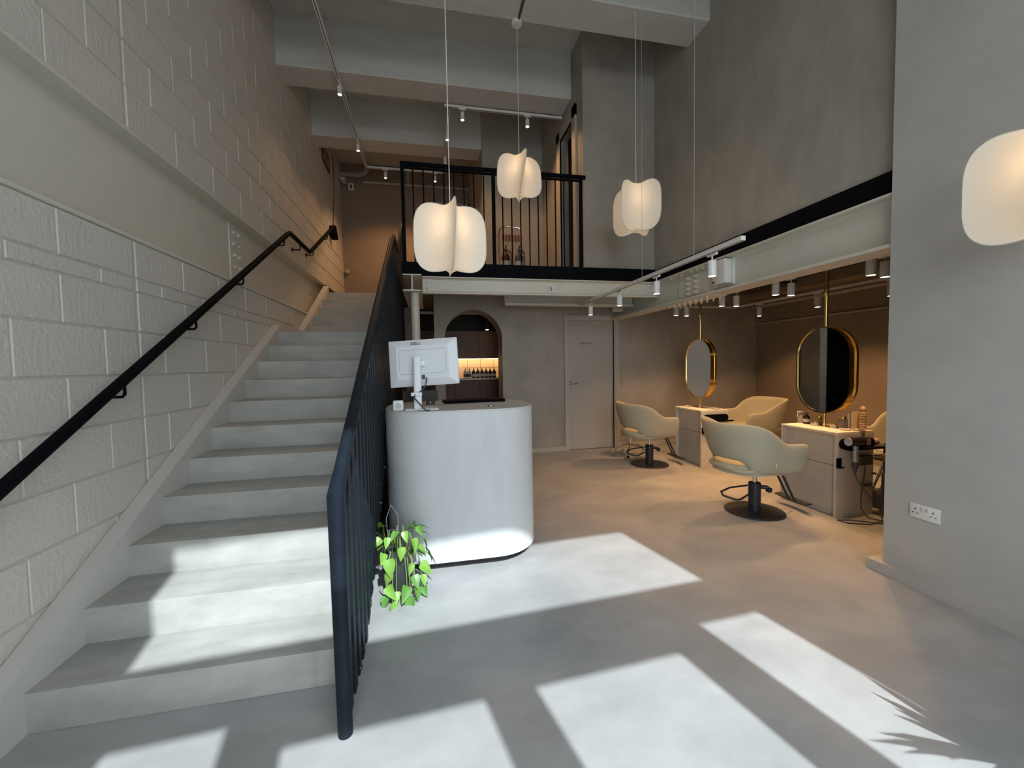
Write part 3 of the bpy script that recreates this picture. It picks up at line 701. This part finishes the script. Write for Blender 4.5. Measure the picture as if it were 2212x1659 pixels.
# pipes and wires in the salon ceiling
tag(obj('ceiling_pipe', tube(bm_(), [(5.55, 1.9, 2.33), (5.55, 6.1, 2.33)], .03, 12), WARMW), 'beige pipe along the top of the salon right wall', 'pipe')
tag(obj('wall_conduit', tube(bm_(), [(5.70, 1.9, 2.05), (5.70, 6.15, 2.05)], .016, 10), WARMW), 'thin beige conduit along the salon right wall', 'conduit')
tag(obj('wall_vent', lathe(lathe(bm_(), [(.09, 0), (.09, -.02), (.07, -.022)], (5.56, 6.2, 2.10), 28, 'Y'), [(.066, -.024), (.066, -.03)], (5.56, 6.2, 2.10), 28, 'Y'), WARMW), 'round beige wall vent high in the salon corner', 'vent')
for y, s in ((3.30, 'farther'), (2.50, 'nearer')):
    tag(obj('sprinkler_cone', lathe(bm_(), [(.028, 2.60), (.028, 2.40), (.002, 2.28)], (3.78, y, 0), 16), mat('dull_clear_plastic', (.4, .38, .34), .4)), '%s small pointed cone hanging in the dark salon ceiling' % s, 'ceiling fitting', 'ceiling cones')
# white emergency light box on the beam
em = thing('emergency_light', 'white box shaped unit fixed to the salon beam behind the nearest spotlight', 'light unit', (2.95, 3.69, 2.18))
obj('back_plate', box(bm_(), 2.985, 3.012, 3.54, 3.84, 2.17, 2.43, .004, 1), WHITE, em, world=True)
obj('housing', box(bm_(), 2.90, 2.985, 3.56, 3.74, 2.185, 2.425, .008, 2), WHITE, em, world=True)
obj('label_patch', box(bm_(), 2.898, 2.90, 3.70, 3.73, 2.20, 2.222), INK, em, world=True)
# small plates
for x, y, z, lb_ in ((1.53, 4.955, 2.35, 'small white plate with two dark slots on the balcony beam'),):
    t = thing('sensor_plate', lb_, 'sensor', (x, y, z)); obj('plate', box(bm_(), -.03, .03, -.012, .012, -.045, .045, .003, 1), WHITE, t); obj('slot', box(bm_(), -.010, -.002, -.0135, -.011, -.03, .03), INK, t); obj('slot', box(bm_(), .004, .012, -.0135, -.011, -.03, .03), INK, t)
# sockets on right wall
so = thing('wall_socket', 'white double wall socket low on the near right wall', 'socket', (2.90, 1.85, .468))
obj('face_plate', box(bm_(), -.010, .0, -.076, .076, -.044, .044, .004, 2), WHITE, so)
bm = bm_()
for s in (-1, 1):
    y0 = s*.045
    box(bm, -.0115, -.0095, y0-.003, y0+.003, .008, .019); box(bm, -.0115, -.0095, y0-.016, y0-.007, -.014, -.009); box(bm, -.0115, -.0095, y0+.007, y0+.016, -.014, -.009)
obj('pin_slots', bm, INK, so)
for y0 in (-.012, .012): obj('switch', box(bm_(), -.0135, -.009, y0-.006, y0+.006, .008, .028, .001, 1), PLASTG, so)

# ------------------------------------------------------------------ far wall of the upper floor
gp = thing('wall_pipes', 'painted pipes on the far upper wall beyond the stairs', 'pipes', (-1.2, 8.85, 5.2))
obj('pipe', tube(bm_(), [(-1.65, 8.84, 5.30), (-1.30, 8.84, 5.30), (-1.16, 8.84, 5.36), (-1.10, 8.84, 5.5), (-1.10, 8.84, 5.56)], .045, 12), WARMW, gp, world=True)
obj('pipe', tube(bm_(), [(-.32, 8.86, 5.15), (-.32, 8.86, 5.56)], .03, 10), WARMW, gp, world=True)
obj('pipe', tube(bm_(), [(-1.2, 8.86, 5.18), (1.0, 8.86, 5.18)], .025, 10), WARMW, gp, world=True)
ud = struct('door_2', box(bm_(), .21, .90, 8.86, 8.90, 2.62, 4.80), DOORM)
obj('door_frame', box(box(box(bm_(), .15, .21, 8.84, 8.9, 2.62, 4.86), .90, .94, 8.84, 8.9, 2.62, 4.86), .15, .94, 8.84, 8.9, 4.80, 4.86), FRAMEM, ud, smooth=False)
# dark doorway on the balcony (frame on the side wall)
uf = bm_()
for o_, x_ in ((0, 1.955), (.03, 1.965)):
    box(uf, x_, 1.985, 5.81, 5.95-o_, 2.62, 4.80-o_); box(uf, x_, 1.985, 5.16+o_, 5.29, 2.62, 4.80-o_); box(uf, x_, 1.985, 5.16+o_, 5.95-o_, 4.66, 4.80-o_)
struct('door_3', uf, FRAMEM, label='pale door frame of the dark balcony doorway')
ca = thing('security_camera', 'small pale camera bracketed high in the far upper corner', 'camera', (-1.55, 8.6, 5.05))
obj('bracket', tube(bm_(), [(-1.65, 8.6, 5.13), (-1.56, 8.6, 5.12), (-1.53, 8.58, 5.07)], .015, 8), PLASTG, ca, world=True); obj('camera_body', box(bm_(), -1.56, -1.48, 8.42, 8.6, 5.0, 5.07, .015, 2), PLASTG, ca, world=True)
t = thing('sensor_plate', 'tiny white plate with dark window on the far upper wall', 'sensor', (-1.45, 8.88, 5.08)); obj('plate', box(bm_(), -.05, .05, -.01, .02, -.07, .07, .003, 1), WHITE, t); obj('window', box(bm_(), -.02, .02, -.013, -.009, -.04, .04), INK, t)
ex = thing('wall_sign', 'dark framed running figure sign high on the block wall by the stair top', 'sign', (-1.64, 7.6, 5.0))
obj('sign_board', box(bm_(), -1.65, -1.63, 7.38, 7.86, 4.86, 5.14), INK, ex, world=True)
obj('sign_panel', box(bm_(), -1.630, -1.626, 7.44, 7.80, 4.92, 5.08), mat('sign_beige', (.28, .24, .20), .5), ex, world=True)
bm = tube(bm_(), [(-1.625, 7.55, 4.94), (-1.625, 7.60, 5.0), (-1.625, 7.66, 4.95)], .008, 6); tube(bm, [(-1.625, 7.60, 5.0), (-1.625, 7.62, 5.05)], .010, 6); tube(bm, [(-1.625, 7.55, 5.03), (-1.625, 7.68, 5.03)], .006, 6)
obj('figure', bm, INK, ex, world=True)
tag(obj('hanging_cable', tube(bm_(), [(-1.62, 8.1, 5.3), (-1.61, 8.05, 4.7), (-1.60, 7.8, 3.9)], .008, 6), INK), 'thin dark cable dropping to the handrail end', 'cable')
tag(obj('alarm_knob', lathe(bm_(), [(.05, 0), (.05, -.04), (.03, -.07), (.012, -.08)], (-1.58, 8.89, 3.36), 16, 'Y'), WARMW), 'small pale knob shaped fitting low on the far wall corner', 'fitting')

# extinguisher trolley on the balcony
et = thing('extinguisher_trolley', 'chrome trolley frame with a printed panel behind the balcony bars', 'trolley', (1.29, 6.2, 2.62))
bm = tube(bm_(), [(-.19, 0, .05), (-.19, 0, .76), (-.17, 0, .86), (-.12, 0, .90), (.12, 0, .90), (.17, 0, .86), (.19, 0, .76), (.19, 0, .05)], .011, 8)
obj('frame', bm, CHROME, et); obj('base_tray', box(bm_(), -.2, .2, -.1, .12, .02, .05), CHROME, et)
obj('panel', box(bm_(), -.155, .155, -.012, .0, .66, .80), mat('panel_cream', (.5, .36, .24), .4), et)
for i in range(6): obj('panel_mark', box(bm_(), -.14+i*.048, -.105+i*.048, -.0145, -.012, .68, .78), mat('panel_brown', (.16, .05, .03), .5), et)
def extinguisher(x, colr, label):
    t = thing('fire_extinguisher', label, 'fire extinguisher', (x, 6.14, 2.67), group='extinguishers on the trolley')
    obj('cylinder', lathe(bm_(), [(.06, 0), (.065, .01), (.065, .36), (.05, .42), (.022, .45), (.022, .47)], seg=20), colr, t)
    obj('valve', tube(lathe(bm_(), [(.02, .46), (.02, .50)], seg=12), [(0, 0, .5), (.0, -.05, .54), (0, -.09, .52)], .009, 6), INK, t)
    obj('hose', tube(bm_(), [(.02, 0, .49), (.08, -.02, .44), (.085, -.02, .2), (.08, -.02, .08)], .010, 6), INK, t)
    obj('band', lathe(bm_(), [(.0655, .24), (.0655, .31)], seg=20, cap=False), PLASTG, t)
extinguisher(1.19, mat('extinguisher_red', (.05, .006, .005), .45), 'dark red extinguisher standing left on the chrome trolley')
extinguisher(1.40, INK, 'black extinguisher standing right on the chrome trolley')

# ------------------------------------------------------------------ salon chairs
def shell_mesh():
    bm = bm_(); path = []
    # plan path: right arm front -> back -> left arm front  (chair faces +X)
    xf, yb, xb, rr = .255, .285, -.335, .24
    pts = []
    for i in range(8): pts.append((xf - (xf-(xb+rr))*i/8, -yb))
    for i in range(17):
        a = -PI/2 - PI*i/16; pts.append((xb+rr + (rr)*math.cos(a), yb*math.sin(a)))
    for i in range(1, 9): pts.append(((xb+rr) + (xf-(xb+rr))*i/8, yb))
    n = len(pts); NT = 10; grid = []
    for i, (x, y) in enumerate(pts):
        t = (i/(n-1))*2-1; at = abs(t)
        sb = max(0, min(1, (.70-at)/.38)); sb = .5*sb + .5*sb*sb*(3-2*sb)      # 1 at the back
        ztop = .682 + .178*sb - .012*max(0, (at-.9)/.1)
        hole = max(0, min(1, (.31-at)/.07)); hole = hole*hole*(3-2*hole)
        zbot = .425 + .100*hole + .01*sb
        if at > .94: zbot += .02*((at-.94)/.06)
        # outward normal
        a = pts[max(0, i-1)]; b = pts[min(n-1, i+1)]
        tx, ty = b[0]-a[0], b[1]-a[1]; l = math.hypot(tx, ty); nx, ny = ty/l, -tx/l
        if nx*(x+.05)+ny*y < 0: nx, ny = -nx, -ny
        flare = .06 + .05*sb; th = .032 if at < .97 else .030
        ring_ = []
        for (u, v) in ((1, 0), (1, .25), (1, .5), (1, .75), (.8, 1), (0, 1.02), (-.8, 1), (-1, .75), (-1, .5), (-1, .25), (-1, 0), (0, -.03)):
            z = zbot + (ztop-zbot)*v; off = u*th*(1-.25*v) + flare*((z-.42)/.45) - .02*(1-v)*(1-v)
            ring_.append(bm.verts.new((x+nx*off, y+ny*off, z)))
        grid.append(ring_)
    m_ = len(grid[0])
    for a, b in zip(grid, grid[1:]):
        for j in range(m_): bm.faces.new((a[j], a[(j+1) % m_], b[(j+1) % m_], b[j]))
    bm.faces.new(grid[0]); bm.faces.new(list(reversed(grid[-1])))
    return bm
def subsurf(o, l=1):
    md = o.modifiers.new('sub', 'SUBSURF'); md.levels = l; md.render_levels = l
def make_chair(label):
    t = thing('salon_chair', label, 'chair', (0, 0, 0), group='upholstered salon chairs')
    o = obj('shell', shell_mesh(), CHAIRF, t, ang=3); subsurf(o, 1)
    bm = prism(bm_(), rrect(-.355, .26, -.265, .265, .16, 8), 'Z', .405, .49)
    bmesh.ops.bevel(bm, geom=[e for e in bm.edges if abs(e.verts[0].co.z-e.verts[1].co.z) < 1e-6], offset=.03, segments=3, affect='EDGES')
    obj('seat', bm, CHAIRF, t, ang=1.2)
    obj('under_plate', box(bm_(), -.17, .22, -.10, .10, .375, .400, .006, 1), NAVY, t)
    obj('piston', cyl(bm_(), (0, 0, 0), .020, .25, .38, 16), CHROME, t)
    obj('column', cyl(bm_(), (0, 0, 0), 0.052, .012, .275, 28, .006), NAVY, t)
    obj('base_disc', lathe(bm_(), [(.25, 0), (.25, .008), (.245, .013), (.06, .018)], seg=56), NAVY, t)
    bm = tube(bm_(), [(-.04, .04, .235), (-.20, .07, .215), (-.31, .04, .195), (-.33, -.01, .175), (-.25, -.08, .15), (-.21, -.08, .15), (-.04, -.03, .195)], .0085, 8)
    obj('pump_pedal', bm, NAVY, t)
    obj('lock_lever', box(tube(bm_(), [(.04, -.02, .235), (.10, -.05, .23)], .018, 10), .085, .12, -.08, -.03, .19, .235, .006, 1), NAVY, t)
    for s in (-.035, .035):
        obj('footrest_bar', tube(bm_(), [(.10, s, .385), (.22, s, .375), (.25, s, .355), (.385, s, .09), (.40, s, .075)], .0105, 8), NAVY, t)
    bm = bm_(); pr = []
    for i in range(13):
        u = i/12*2-1; x = .40 + .03*(1-u*u); z = .075 + .02*abs(u)**2
        pr.append((bm.verts.new((x-.028, u*.18, z)), bm.verts.new((x+.032, u*.18, z+.008)), bm.verts.new((x+.032, u*.18, z-.002)), bm.verts.new((x-.028, u*.18, z-.010))))
    for a, b in zip(pr, pr[1:]):
        for j in range(4): bm.faces.new((a[j], a[(j+1) % 4], b[(j+1) % 4], b[j]))
    bm.faces.new(pr[0]); bm.faces.new(list(reversed(pr[-1])))
    obj('footrest_plate', bm, NAVY, t)
    obj('fabric_tab', box(bm_(), -.10, -.096, -.366, -.360, .50, .535), WHITE, t)
    return t
ch0 = make_chair('cream upholstered salon chair nearest the camera, facing the near styling station')
ch0.location = (2.935, 3.19, 0); ch0.rotation_euler = (0, 0, math.radians(-3))
for x, y, a, lb_ in ((2.945, 5.04, -2, 'cream salon chair by the private door, facing the far styling station'),
                     (4.52, 5.0, 172, 'cream salon chair beyond the far station, showing its inside'),
                     (4.62, 3.10, 178, 'cream salon chair behind the near station, mostly hidden by the wall')):
    c = copy_tree(ch0); c.location = (x, y, 0); c.rotation_euler = (0, 0, math.radians(a)); c['label'] = lb_

# ------------------------------------------------------------------ styling stations
def make_station(label):
    t = thing('styling_station', label, 'styling station', (0, 0, 0), group='styling stations with oval mirrors')
    X0, X1, Y0, Y1, ZT_ = -.205, .205, -.285, .285, .76
    obj('top', box(bm_(), X0, X1, Y0, Y1, ZT_-.022, ZT_, .002, 1), STATTOP, t, smooth=False)
    obj('end_panel', box(bm_(), X0, X1, Y0, Y0+.022, 0, ZT_-.022, .002, 1), STATW, t, smooth=False)
    obj('end_panel', box(bm_(), X0, X1, Y1-.022, Y1, 0, ZT_-.022, .002, 1), STATW, t, smooth=False)
    for s in (-1, 1):
        obj('drawer_front', box(bm_(), s*.16-.008, s*.16+.008, Y0+.024, Y1-.024, .46, ZT_-.024), STATG, t, smooth=False)
        obj('lower_panel', box(bm_(), s*.15-.006, s*.15+.006, Y0+.024, Y1-.024, 0, .452), STATG, t, smooth=False)
    return t
def oval(r, hl, n=20):
    p = []
    for i in range(n+1): a = PI*i/n; p.append((r*math.cos(a), hl+r*math.sin(a)))
    for i in range(n+1): a = PI+PI*i/n; p.append((r*math.cos(a), -hl+r*math.sin(a)))
    return p
def make_mirror(label):
    t = thing('standing_mirror', label, 'mirror', (0, 0, 0), group='double sided oval mirrors')
    ro, hl, D = .272, .140, .045
    bm = bm_(); O = oval(ro, hl); I = oval(ro-.012, hl); n = len(O)
    for sgn in (1,):
        rgs = []
        for pr, x in ((I, -D+.010), (I, -D), (O, -D), (O, -D*.45), (oval(ro-.010, hl), -D*.45), (oval(ro-.010, hl), D*.45), (O, D*.45), (O, D), (I, D), (I, D-.010)):
            rgs.append([bm.verts.new((x, p[0], p[1])) for p in pr])
        for a, b in zip(rgs, rgs[1:]):
            for j in range(n): bm.faces.new((a[j], a[(j+1) % n], b[(j+1) % n], b[j]))
    o = obj('brass_frame', bm, BRASS, t, ang=.5); o.location = (0, 0, 1.302-.76)
    for s in (-1, 1):
        o = obj('mirror_pane', prism(bm_(), oval(ro-.0115, hl), 'X', s*(D-.012)-.002, s*(D-.012)+.002), MIRROR, t, smooth=False); o.location = (0, 0, 1.302-.76)
    obj('pole', tube(bm_(), [(0, 0, 1.70-.76), (0, 0, 2.58-.76)], .015, 14), BRASS, t)
    obj('collar', cyl(bm_(), (0, 0, 0), .020, 2.05-.76, 2.075-.76, 16), BRASS, t); obj('collar', cyl(bm_(), (0, 0, 0), .020, 2.16-.76, 2.18-.76, 16), BRASS, t)
    obj('foot_tube', tube(bm_(), [(0, 0, 0), (0, 0, .135)], .015, 14), BRASS, t); obj('foot_plate', cyl(bm_(), (0, 0, 0), .035, 0, .006, 20), BRASS, t)
    return t
st0 = make_station('pale limed wood styling station, nearer one with the hairdryer'); st0.location = (3.675, 3.155, 0)
st1 = copy_tree(st0); st1.location = (3.69, 4.975, 0); st1['label'] = 'pale limed wood styling station, farther one before the brown wall'
mi0 = make_mirror('larger looking brass oval mirror on the nearer styling station'); mi0.location = (3.70, 3.182, .76)
mi1 = copy_tree(mi0); mi1.location = (3.70, 5.00, .76); mi1['label'] = 'smaller looking brass oval mirror on the farther styling station'
# holders on station ends
def holder(x, y, label):
    t = thing('dryer_holder', label, 'holder', (x, y, .655), group='black holders on the station ends')
    bm = prism(bm_(), rrect(-.165, .19, -.042, .048, .042, 6), 'Y', -.030, 0)
    obj('back_bar', bm, BLACK, t)
    obj('shelf_bar', prism(bm_(), rrect(-.14, .24, -.045, -.030, .007, 2), 'Y', -.075, -.03), BLACK, t)
    obj('cable_hook', box(box(bm_(), -.19, -.145, -.012, 0, -.20, -.12), -.19, -.13, -.03, 0, -.205, -.197), BLACK, t)
    return t
holder(3.66, 2.87, 'black rounded dryer holder on the nearer station end'); holder(3.685, 4.69, 'black rounded dryer holder on the farther station end')
hdry = thing('hair_dryer', 'dark hairdryer with silver handle hanging on the nearer holder', 'hair dryer', (3.555, 2.80, .69))
obj('barrel', lathe(bm_(), [(.020, -.072), (.036, -.075), (.038, -.06), (.038, .07), (.034, .085)], (0.03, 0, 0), 22, 'X'), mat('plum_black_plastic', (.018, .012, .015), .35), hdry)
obj('nozzle_ring', lathe(bm_(), [(.018, -.078), (.034, -.080), (.036, -.074)], (0.03, 0, 0), 22, 'X'), PLASTG, hdry)
obj('paper_tag', box(bm_(), .10, .14, -.044, -.040, -.03, .045), mat('tag_taupe', (.25, .17, .15), .7), hdry)
obj('handle', tube(bm_(), [(.02, -.01, -.035), (.02, -.01, -.175)], .021, 16), mat('silver_grey_plastic', (.42, .43, .46), .3, .5), hdry, label='silver handle')
obj('handle_end', lathe(bm_(), [(.022, -.175), (.023, -.22), (.012, -.255), (.006, -.28)], (.02, -.01, 0), 14), INK, hdry)
obj('cord', tube(bm_(), [(.02, -.01, -.27), (.03, -.02, -.33), (.10, -.03, -.42), (.17, -.03, -.50), (.23, -.05, -.58), (.25, -.06, -.63), (.20, -.10, -.675), (.05, -.12, -.683), (-.10, -.05, -.683), (-.12, .02, -.683), (-.02, .0, -.683), (.12, -.10, -.682), (.25, -.2, -.682), (.45, -.25, -.682)], .0045, 7), INK, hdry)
pb = thing('power_box', 'black power box with cable on the nearer station end', 'power box', (3.745, 2.855, .505))
obj('box_body', box(bm_(), -.072, .072, -.03, .014, -.04, .045, .006, 1), INK, pb)
obj('cord', tube(bm_(), [(.01, -.01, -.04), (0, -.012, -.12), (-.04, -.02, -.30), (-.05, -.03, -.42), (-.02, -.06, -.49), (.03, -.14, -.499), (.12, -.2, -.499), (.3, -.25, -.499)], .0045, 7), INK, pb)
obj('cord_tag', box(bm_(), -.01, .10, -.020, -.017, -.235, -.205), mat('tag_dark', (.06, .05, .05), .6), pb); obj('tag_patch', box(bm_(), .075, .10, -.022, -.020, -.235, -.207), LABELM, pb)

# things on the near station
def small(name, label, cat, x, y, parts, z=.76, group=None):
    t = thing(name, label, cat, (x, y, z), group=group)
    for nm, bm, M_ in parts: obj(nm, bm, M_, t)
    return t
spray = [('bottle_body', lathe(bm_(), [(.028, 0), (.03, .01), (.028, .09), (.012, .115), (.012, .125)], seg=18), mat('clear_plastic', (.5, .47, .4), .2)),
         ('trigger_head', tube(box(bm_(), -.045, .02, -.010, .010, .135, .160, .004, 1), [(-.035, 0, .14), (-.050, 0, .10)], .005, 6), WHITE)]
small('spray_bottle', 'white trigger spray bottle at the far edge of the nearer station', 'bottle', 3.84, 3.56, [(a, b, c) for a, b, c in spray], z=.70)
sb_ = thing('side_table', 'small pale side table behind the nearer station carrying the spray bottle', 'side table', (3.84, 3.56, 0))
obj('table_top', cyl(bm_(), (0, 0, 0), .07, .68, .70, 20), STATW, sb_); obj('table_leg', cyl(bm_(), (0, 0, 0), .012, .02, .68, 12), NAVY, sb_); obj('table_foot', cyl(bm_(), (0, 0, 0), .06, 0, .02, 20), NAVY, sb_)
small('glass_bottle', 'round dark brown bottle with black cap on the nearer station', 'bottle', 3.70, 3.37, [('bottle_body', lathe(bm_(), [(.026, 0), (.031, .006), (.031, .062), (.022, .078), (.012, .082), (.012, .088)], seg=20), GLASSD), ('cap', cyl(bm_(), (0, 0, 0), .015, .088, .108, 16), INK), ('printed_label', lathe(bm_(), [(.0315, .02), (.0315, .052)], seg=20, cap=False), LABELM)])
small('amber_jar', 'amber glass tumbler left of the mirror foot', 'jar', 3.74, 3.27, [('jar_body', lathe(bm_(), [(.024, 0), (.026, .005), (.026, .075)], seg=18), mat('amber_glass', (.32, .22, .08), .15)), ('lid', cyl(bm_(), (0, 0, 0), .027, .075, .09, 18), BRASS)])
small('cream_tin', 'low tin beside the mirror foot, left side', 'tin', 3.66, 3.245, [('tin_body', cyl(bm_(), (0, 0, 0), .030, 0, .028, 20), LABELM), ('lid', cyl(bm_(), (0, 0, 0), .031, .028, .04, 20), CHROME)])
small('cream_tin', 'low tin beside the mirror foot, right side', 'tin', 3.69, 3.085, [('tin_body', cyl(bm_(), (0, 0, 0), .028, 0, .030, 20), LABELM), ('lid', cyl(bm_(), (0, 0, 0), .029, .030, .042, 20), BRASS)])
small('cotton_jar', 'grey jar with brass lid right of the mirror foot', 'jar', 3.72, 3.02, [('jar_body', lathe(bm_(), [(.036, 0), (.038, .006), (.038, .09)], seg=20), mat('smoke_glass', (.12, .12, .11), .2)), ('lid', cyl(bm_(), (0, 0, 0), .034, .09, .115, 20), BRASS)])
small('book', 'grey spined book standing behind the mirror right edge', 'book', 3.78, 2.985, [('cover', box(bm_(), -.05, .05, -.018, .018, 0, .15), mat('grey_cover', (.22, .25, .26), .6)), ('pages', box(bm_(), -.051, .046, -.014, .014, .004, .146), LABELM)])
small('book', 'cream card standing beside the grey book', 'book', 3.78, 2.955, [('cover', box(bm_(), -.04, .04, -.008, .008, 0, .16), mat('cream_card', (.62, .50, .30), .6))])
wv = bm_()
for k in range(11): lathe(wv, [(.026, .010+k*.0145), (.030, .016+k*.0145), (.026, .0225+k*.0145)], (0, 0, 0), 16, cap=False)
small('wicker_bottle', 'tall bottle wrapped in woven wicker on the nearer station', 'bottle', 3.80, 2.91, [('wicker', wv, mat('wicker', (.50, .34, .20), .7)), ('bottle_core', cyl(bm_(), (0, 0, 0), .026, 0, .175, 16), mat('wicker_dark', (.22, .14, .08), .7)), ('stopper', lathe(bm_(), [(.016, .17), (.022, .185), (.022, .20), (.012, .215)], seg=14), mat('cork', (.62, .44, .25), .7))])
for (x, y), lb_ in (((3.66, 2.95), 'clear beaded dish at the near edge of the nearer station'), ((3.75, 2.90), 'clear beaded dish by the wicker bottle')):
    bm = lathe(bm_(), [(.01, .002), (.035, .003), (.040, .012), (.043, .012), (.038, 0)], seg=20)
    for i in range(14): bmesh.ops.create_icosphere(bm, subdivisions=1, radius=.005, matrix=Matrix.Translation((.041*math.cos(i*2*PI/14), .041*math.sin(i*2*PI/14), .012)))
    t = tag(obj('glass_dish', bm, mat('cut_glass', (.75, .68, .58), .12)), lb_, 'dish', 'glass dishes on the stations'); t.location = (x, y, .76)
for (x, y), lb_ in (((3.60, 5.15), 'small glass dish at the left of the farther station'), ((3.76, 4.76), 'small glass dish at the right of the farther station')):
    t = tag(obj('glass_dish', lathe(bm_(), [(.01, .002), (.035, .003), (.045, .014), (.048, .014), (.038, 0)], seg=20), mat('cut_glass', (.75, .68, .58), .12)), lb_, 'dish', 'glass dishes on the stations'); t.location = (x, y, .76)
tag(obj('comb', box(bm_(), 3.55, 3.575, 4.98, 5.12, .76, .766), WHITE), 'pale comb lying on the farther station', 'comb')

# stool/trolley with chrome base behind the far chair
ct = thing('rolling_stool', 'low rolling stool with chrome star base behind the far chair', 'stool', (2.97, 5.62, 0))
obj('seat', lathe(bm_(), [(.14, .50), (.16, .51), (.16, .545), (.14, .555)], seg=28), INK, ct)
obj('column', cyl(bm_(), (0, 0, 0), .022, .12, .50, 16), CHROME, ct)
for k in range(5):
    a = k*2*PI/5+.3; ca_, sa_ = math.cos(a), math.sin(a)
    obj('leg', tube(bm_(), [(0, 0, .17), (.14*ca_, .14*sa_, .155), (.26*ca_, .26*sa_, .085)], .013, 8), CHROME, ct)
    obj('caster', lathe(lathe(bm_(), [(.024, -.012), (.026, -.008), (.026, .008), (.024, .012)], (.26*ca_, .26*sa_, .027), 14, 'Y'), [(.009, .03), (.009, .085)], (.26*ca_, .26*sa_, 0), 8), CHROME, ct)
# trolley by the wall end
tr = thing('salon_trolley', 'black salon trolley half hidden behind the wall end', 'trolley', (4.00, 2.80, 0))
for sx_ in (-.10, .10):
    for sy_ in (-.14, .14): obj('upright', tube(bm_(), [(sx_, sy_, .05), (sx_, sy_, .62)], .010, 8), INK, tr)
obj('tray', box(bm_(), -.12, .12, -.16, .16, .06, .20, .008, 1), INK, tr); obj('tray', box(bm_(), -.12, .12, -.16, .16, .50, .515, .004, 1), INK, tr)
obj('pull_handle', tube(bm_(), [(-.12, -.05, .38), (-.16, -.05, .38), (-.16, .05, .38), (-.12, .05, .38)], .007, 6), INK, tr); obj('side_panel', box(bm_(), -.125, -.105, -.12, .0, .06, .40), INK, tr)
tag(obj('copper_bowl', lathe(bm_(), [(.085, 0), (.088, .006), (.078, .03), (.045, .06), (.012, .072), (.012, .085)], (3.985, 2.78, .515), 26), COPPER), 'rose copper domed bowl upside down on the black trolley', 'bowl')
tag(obj('rolled_towel', tube(bm_(), [(3.93, 2.98, .635), (4.06, 2.98, .635)], .028, 14), mat('taupe_towel', (.45, .34, .27), .9)), 'rolled taupe towel at the end of the holder', 'towel')
tag(obj('towel_shelf', box(bm_(), 3.90, 4.12, 2.90, 3.06, .59, .607), INK), 'thin black shelf beneath the rolled towel', 'shelf')
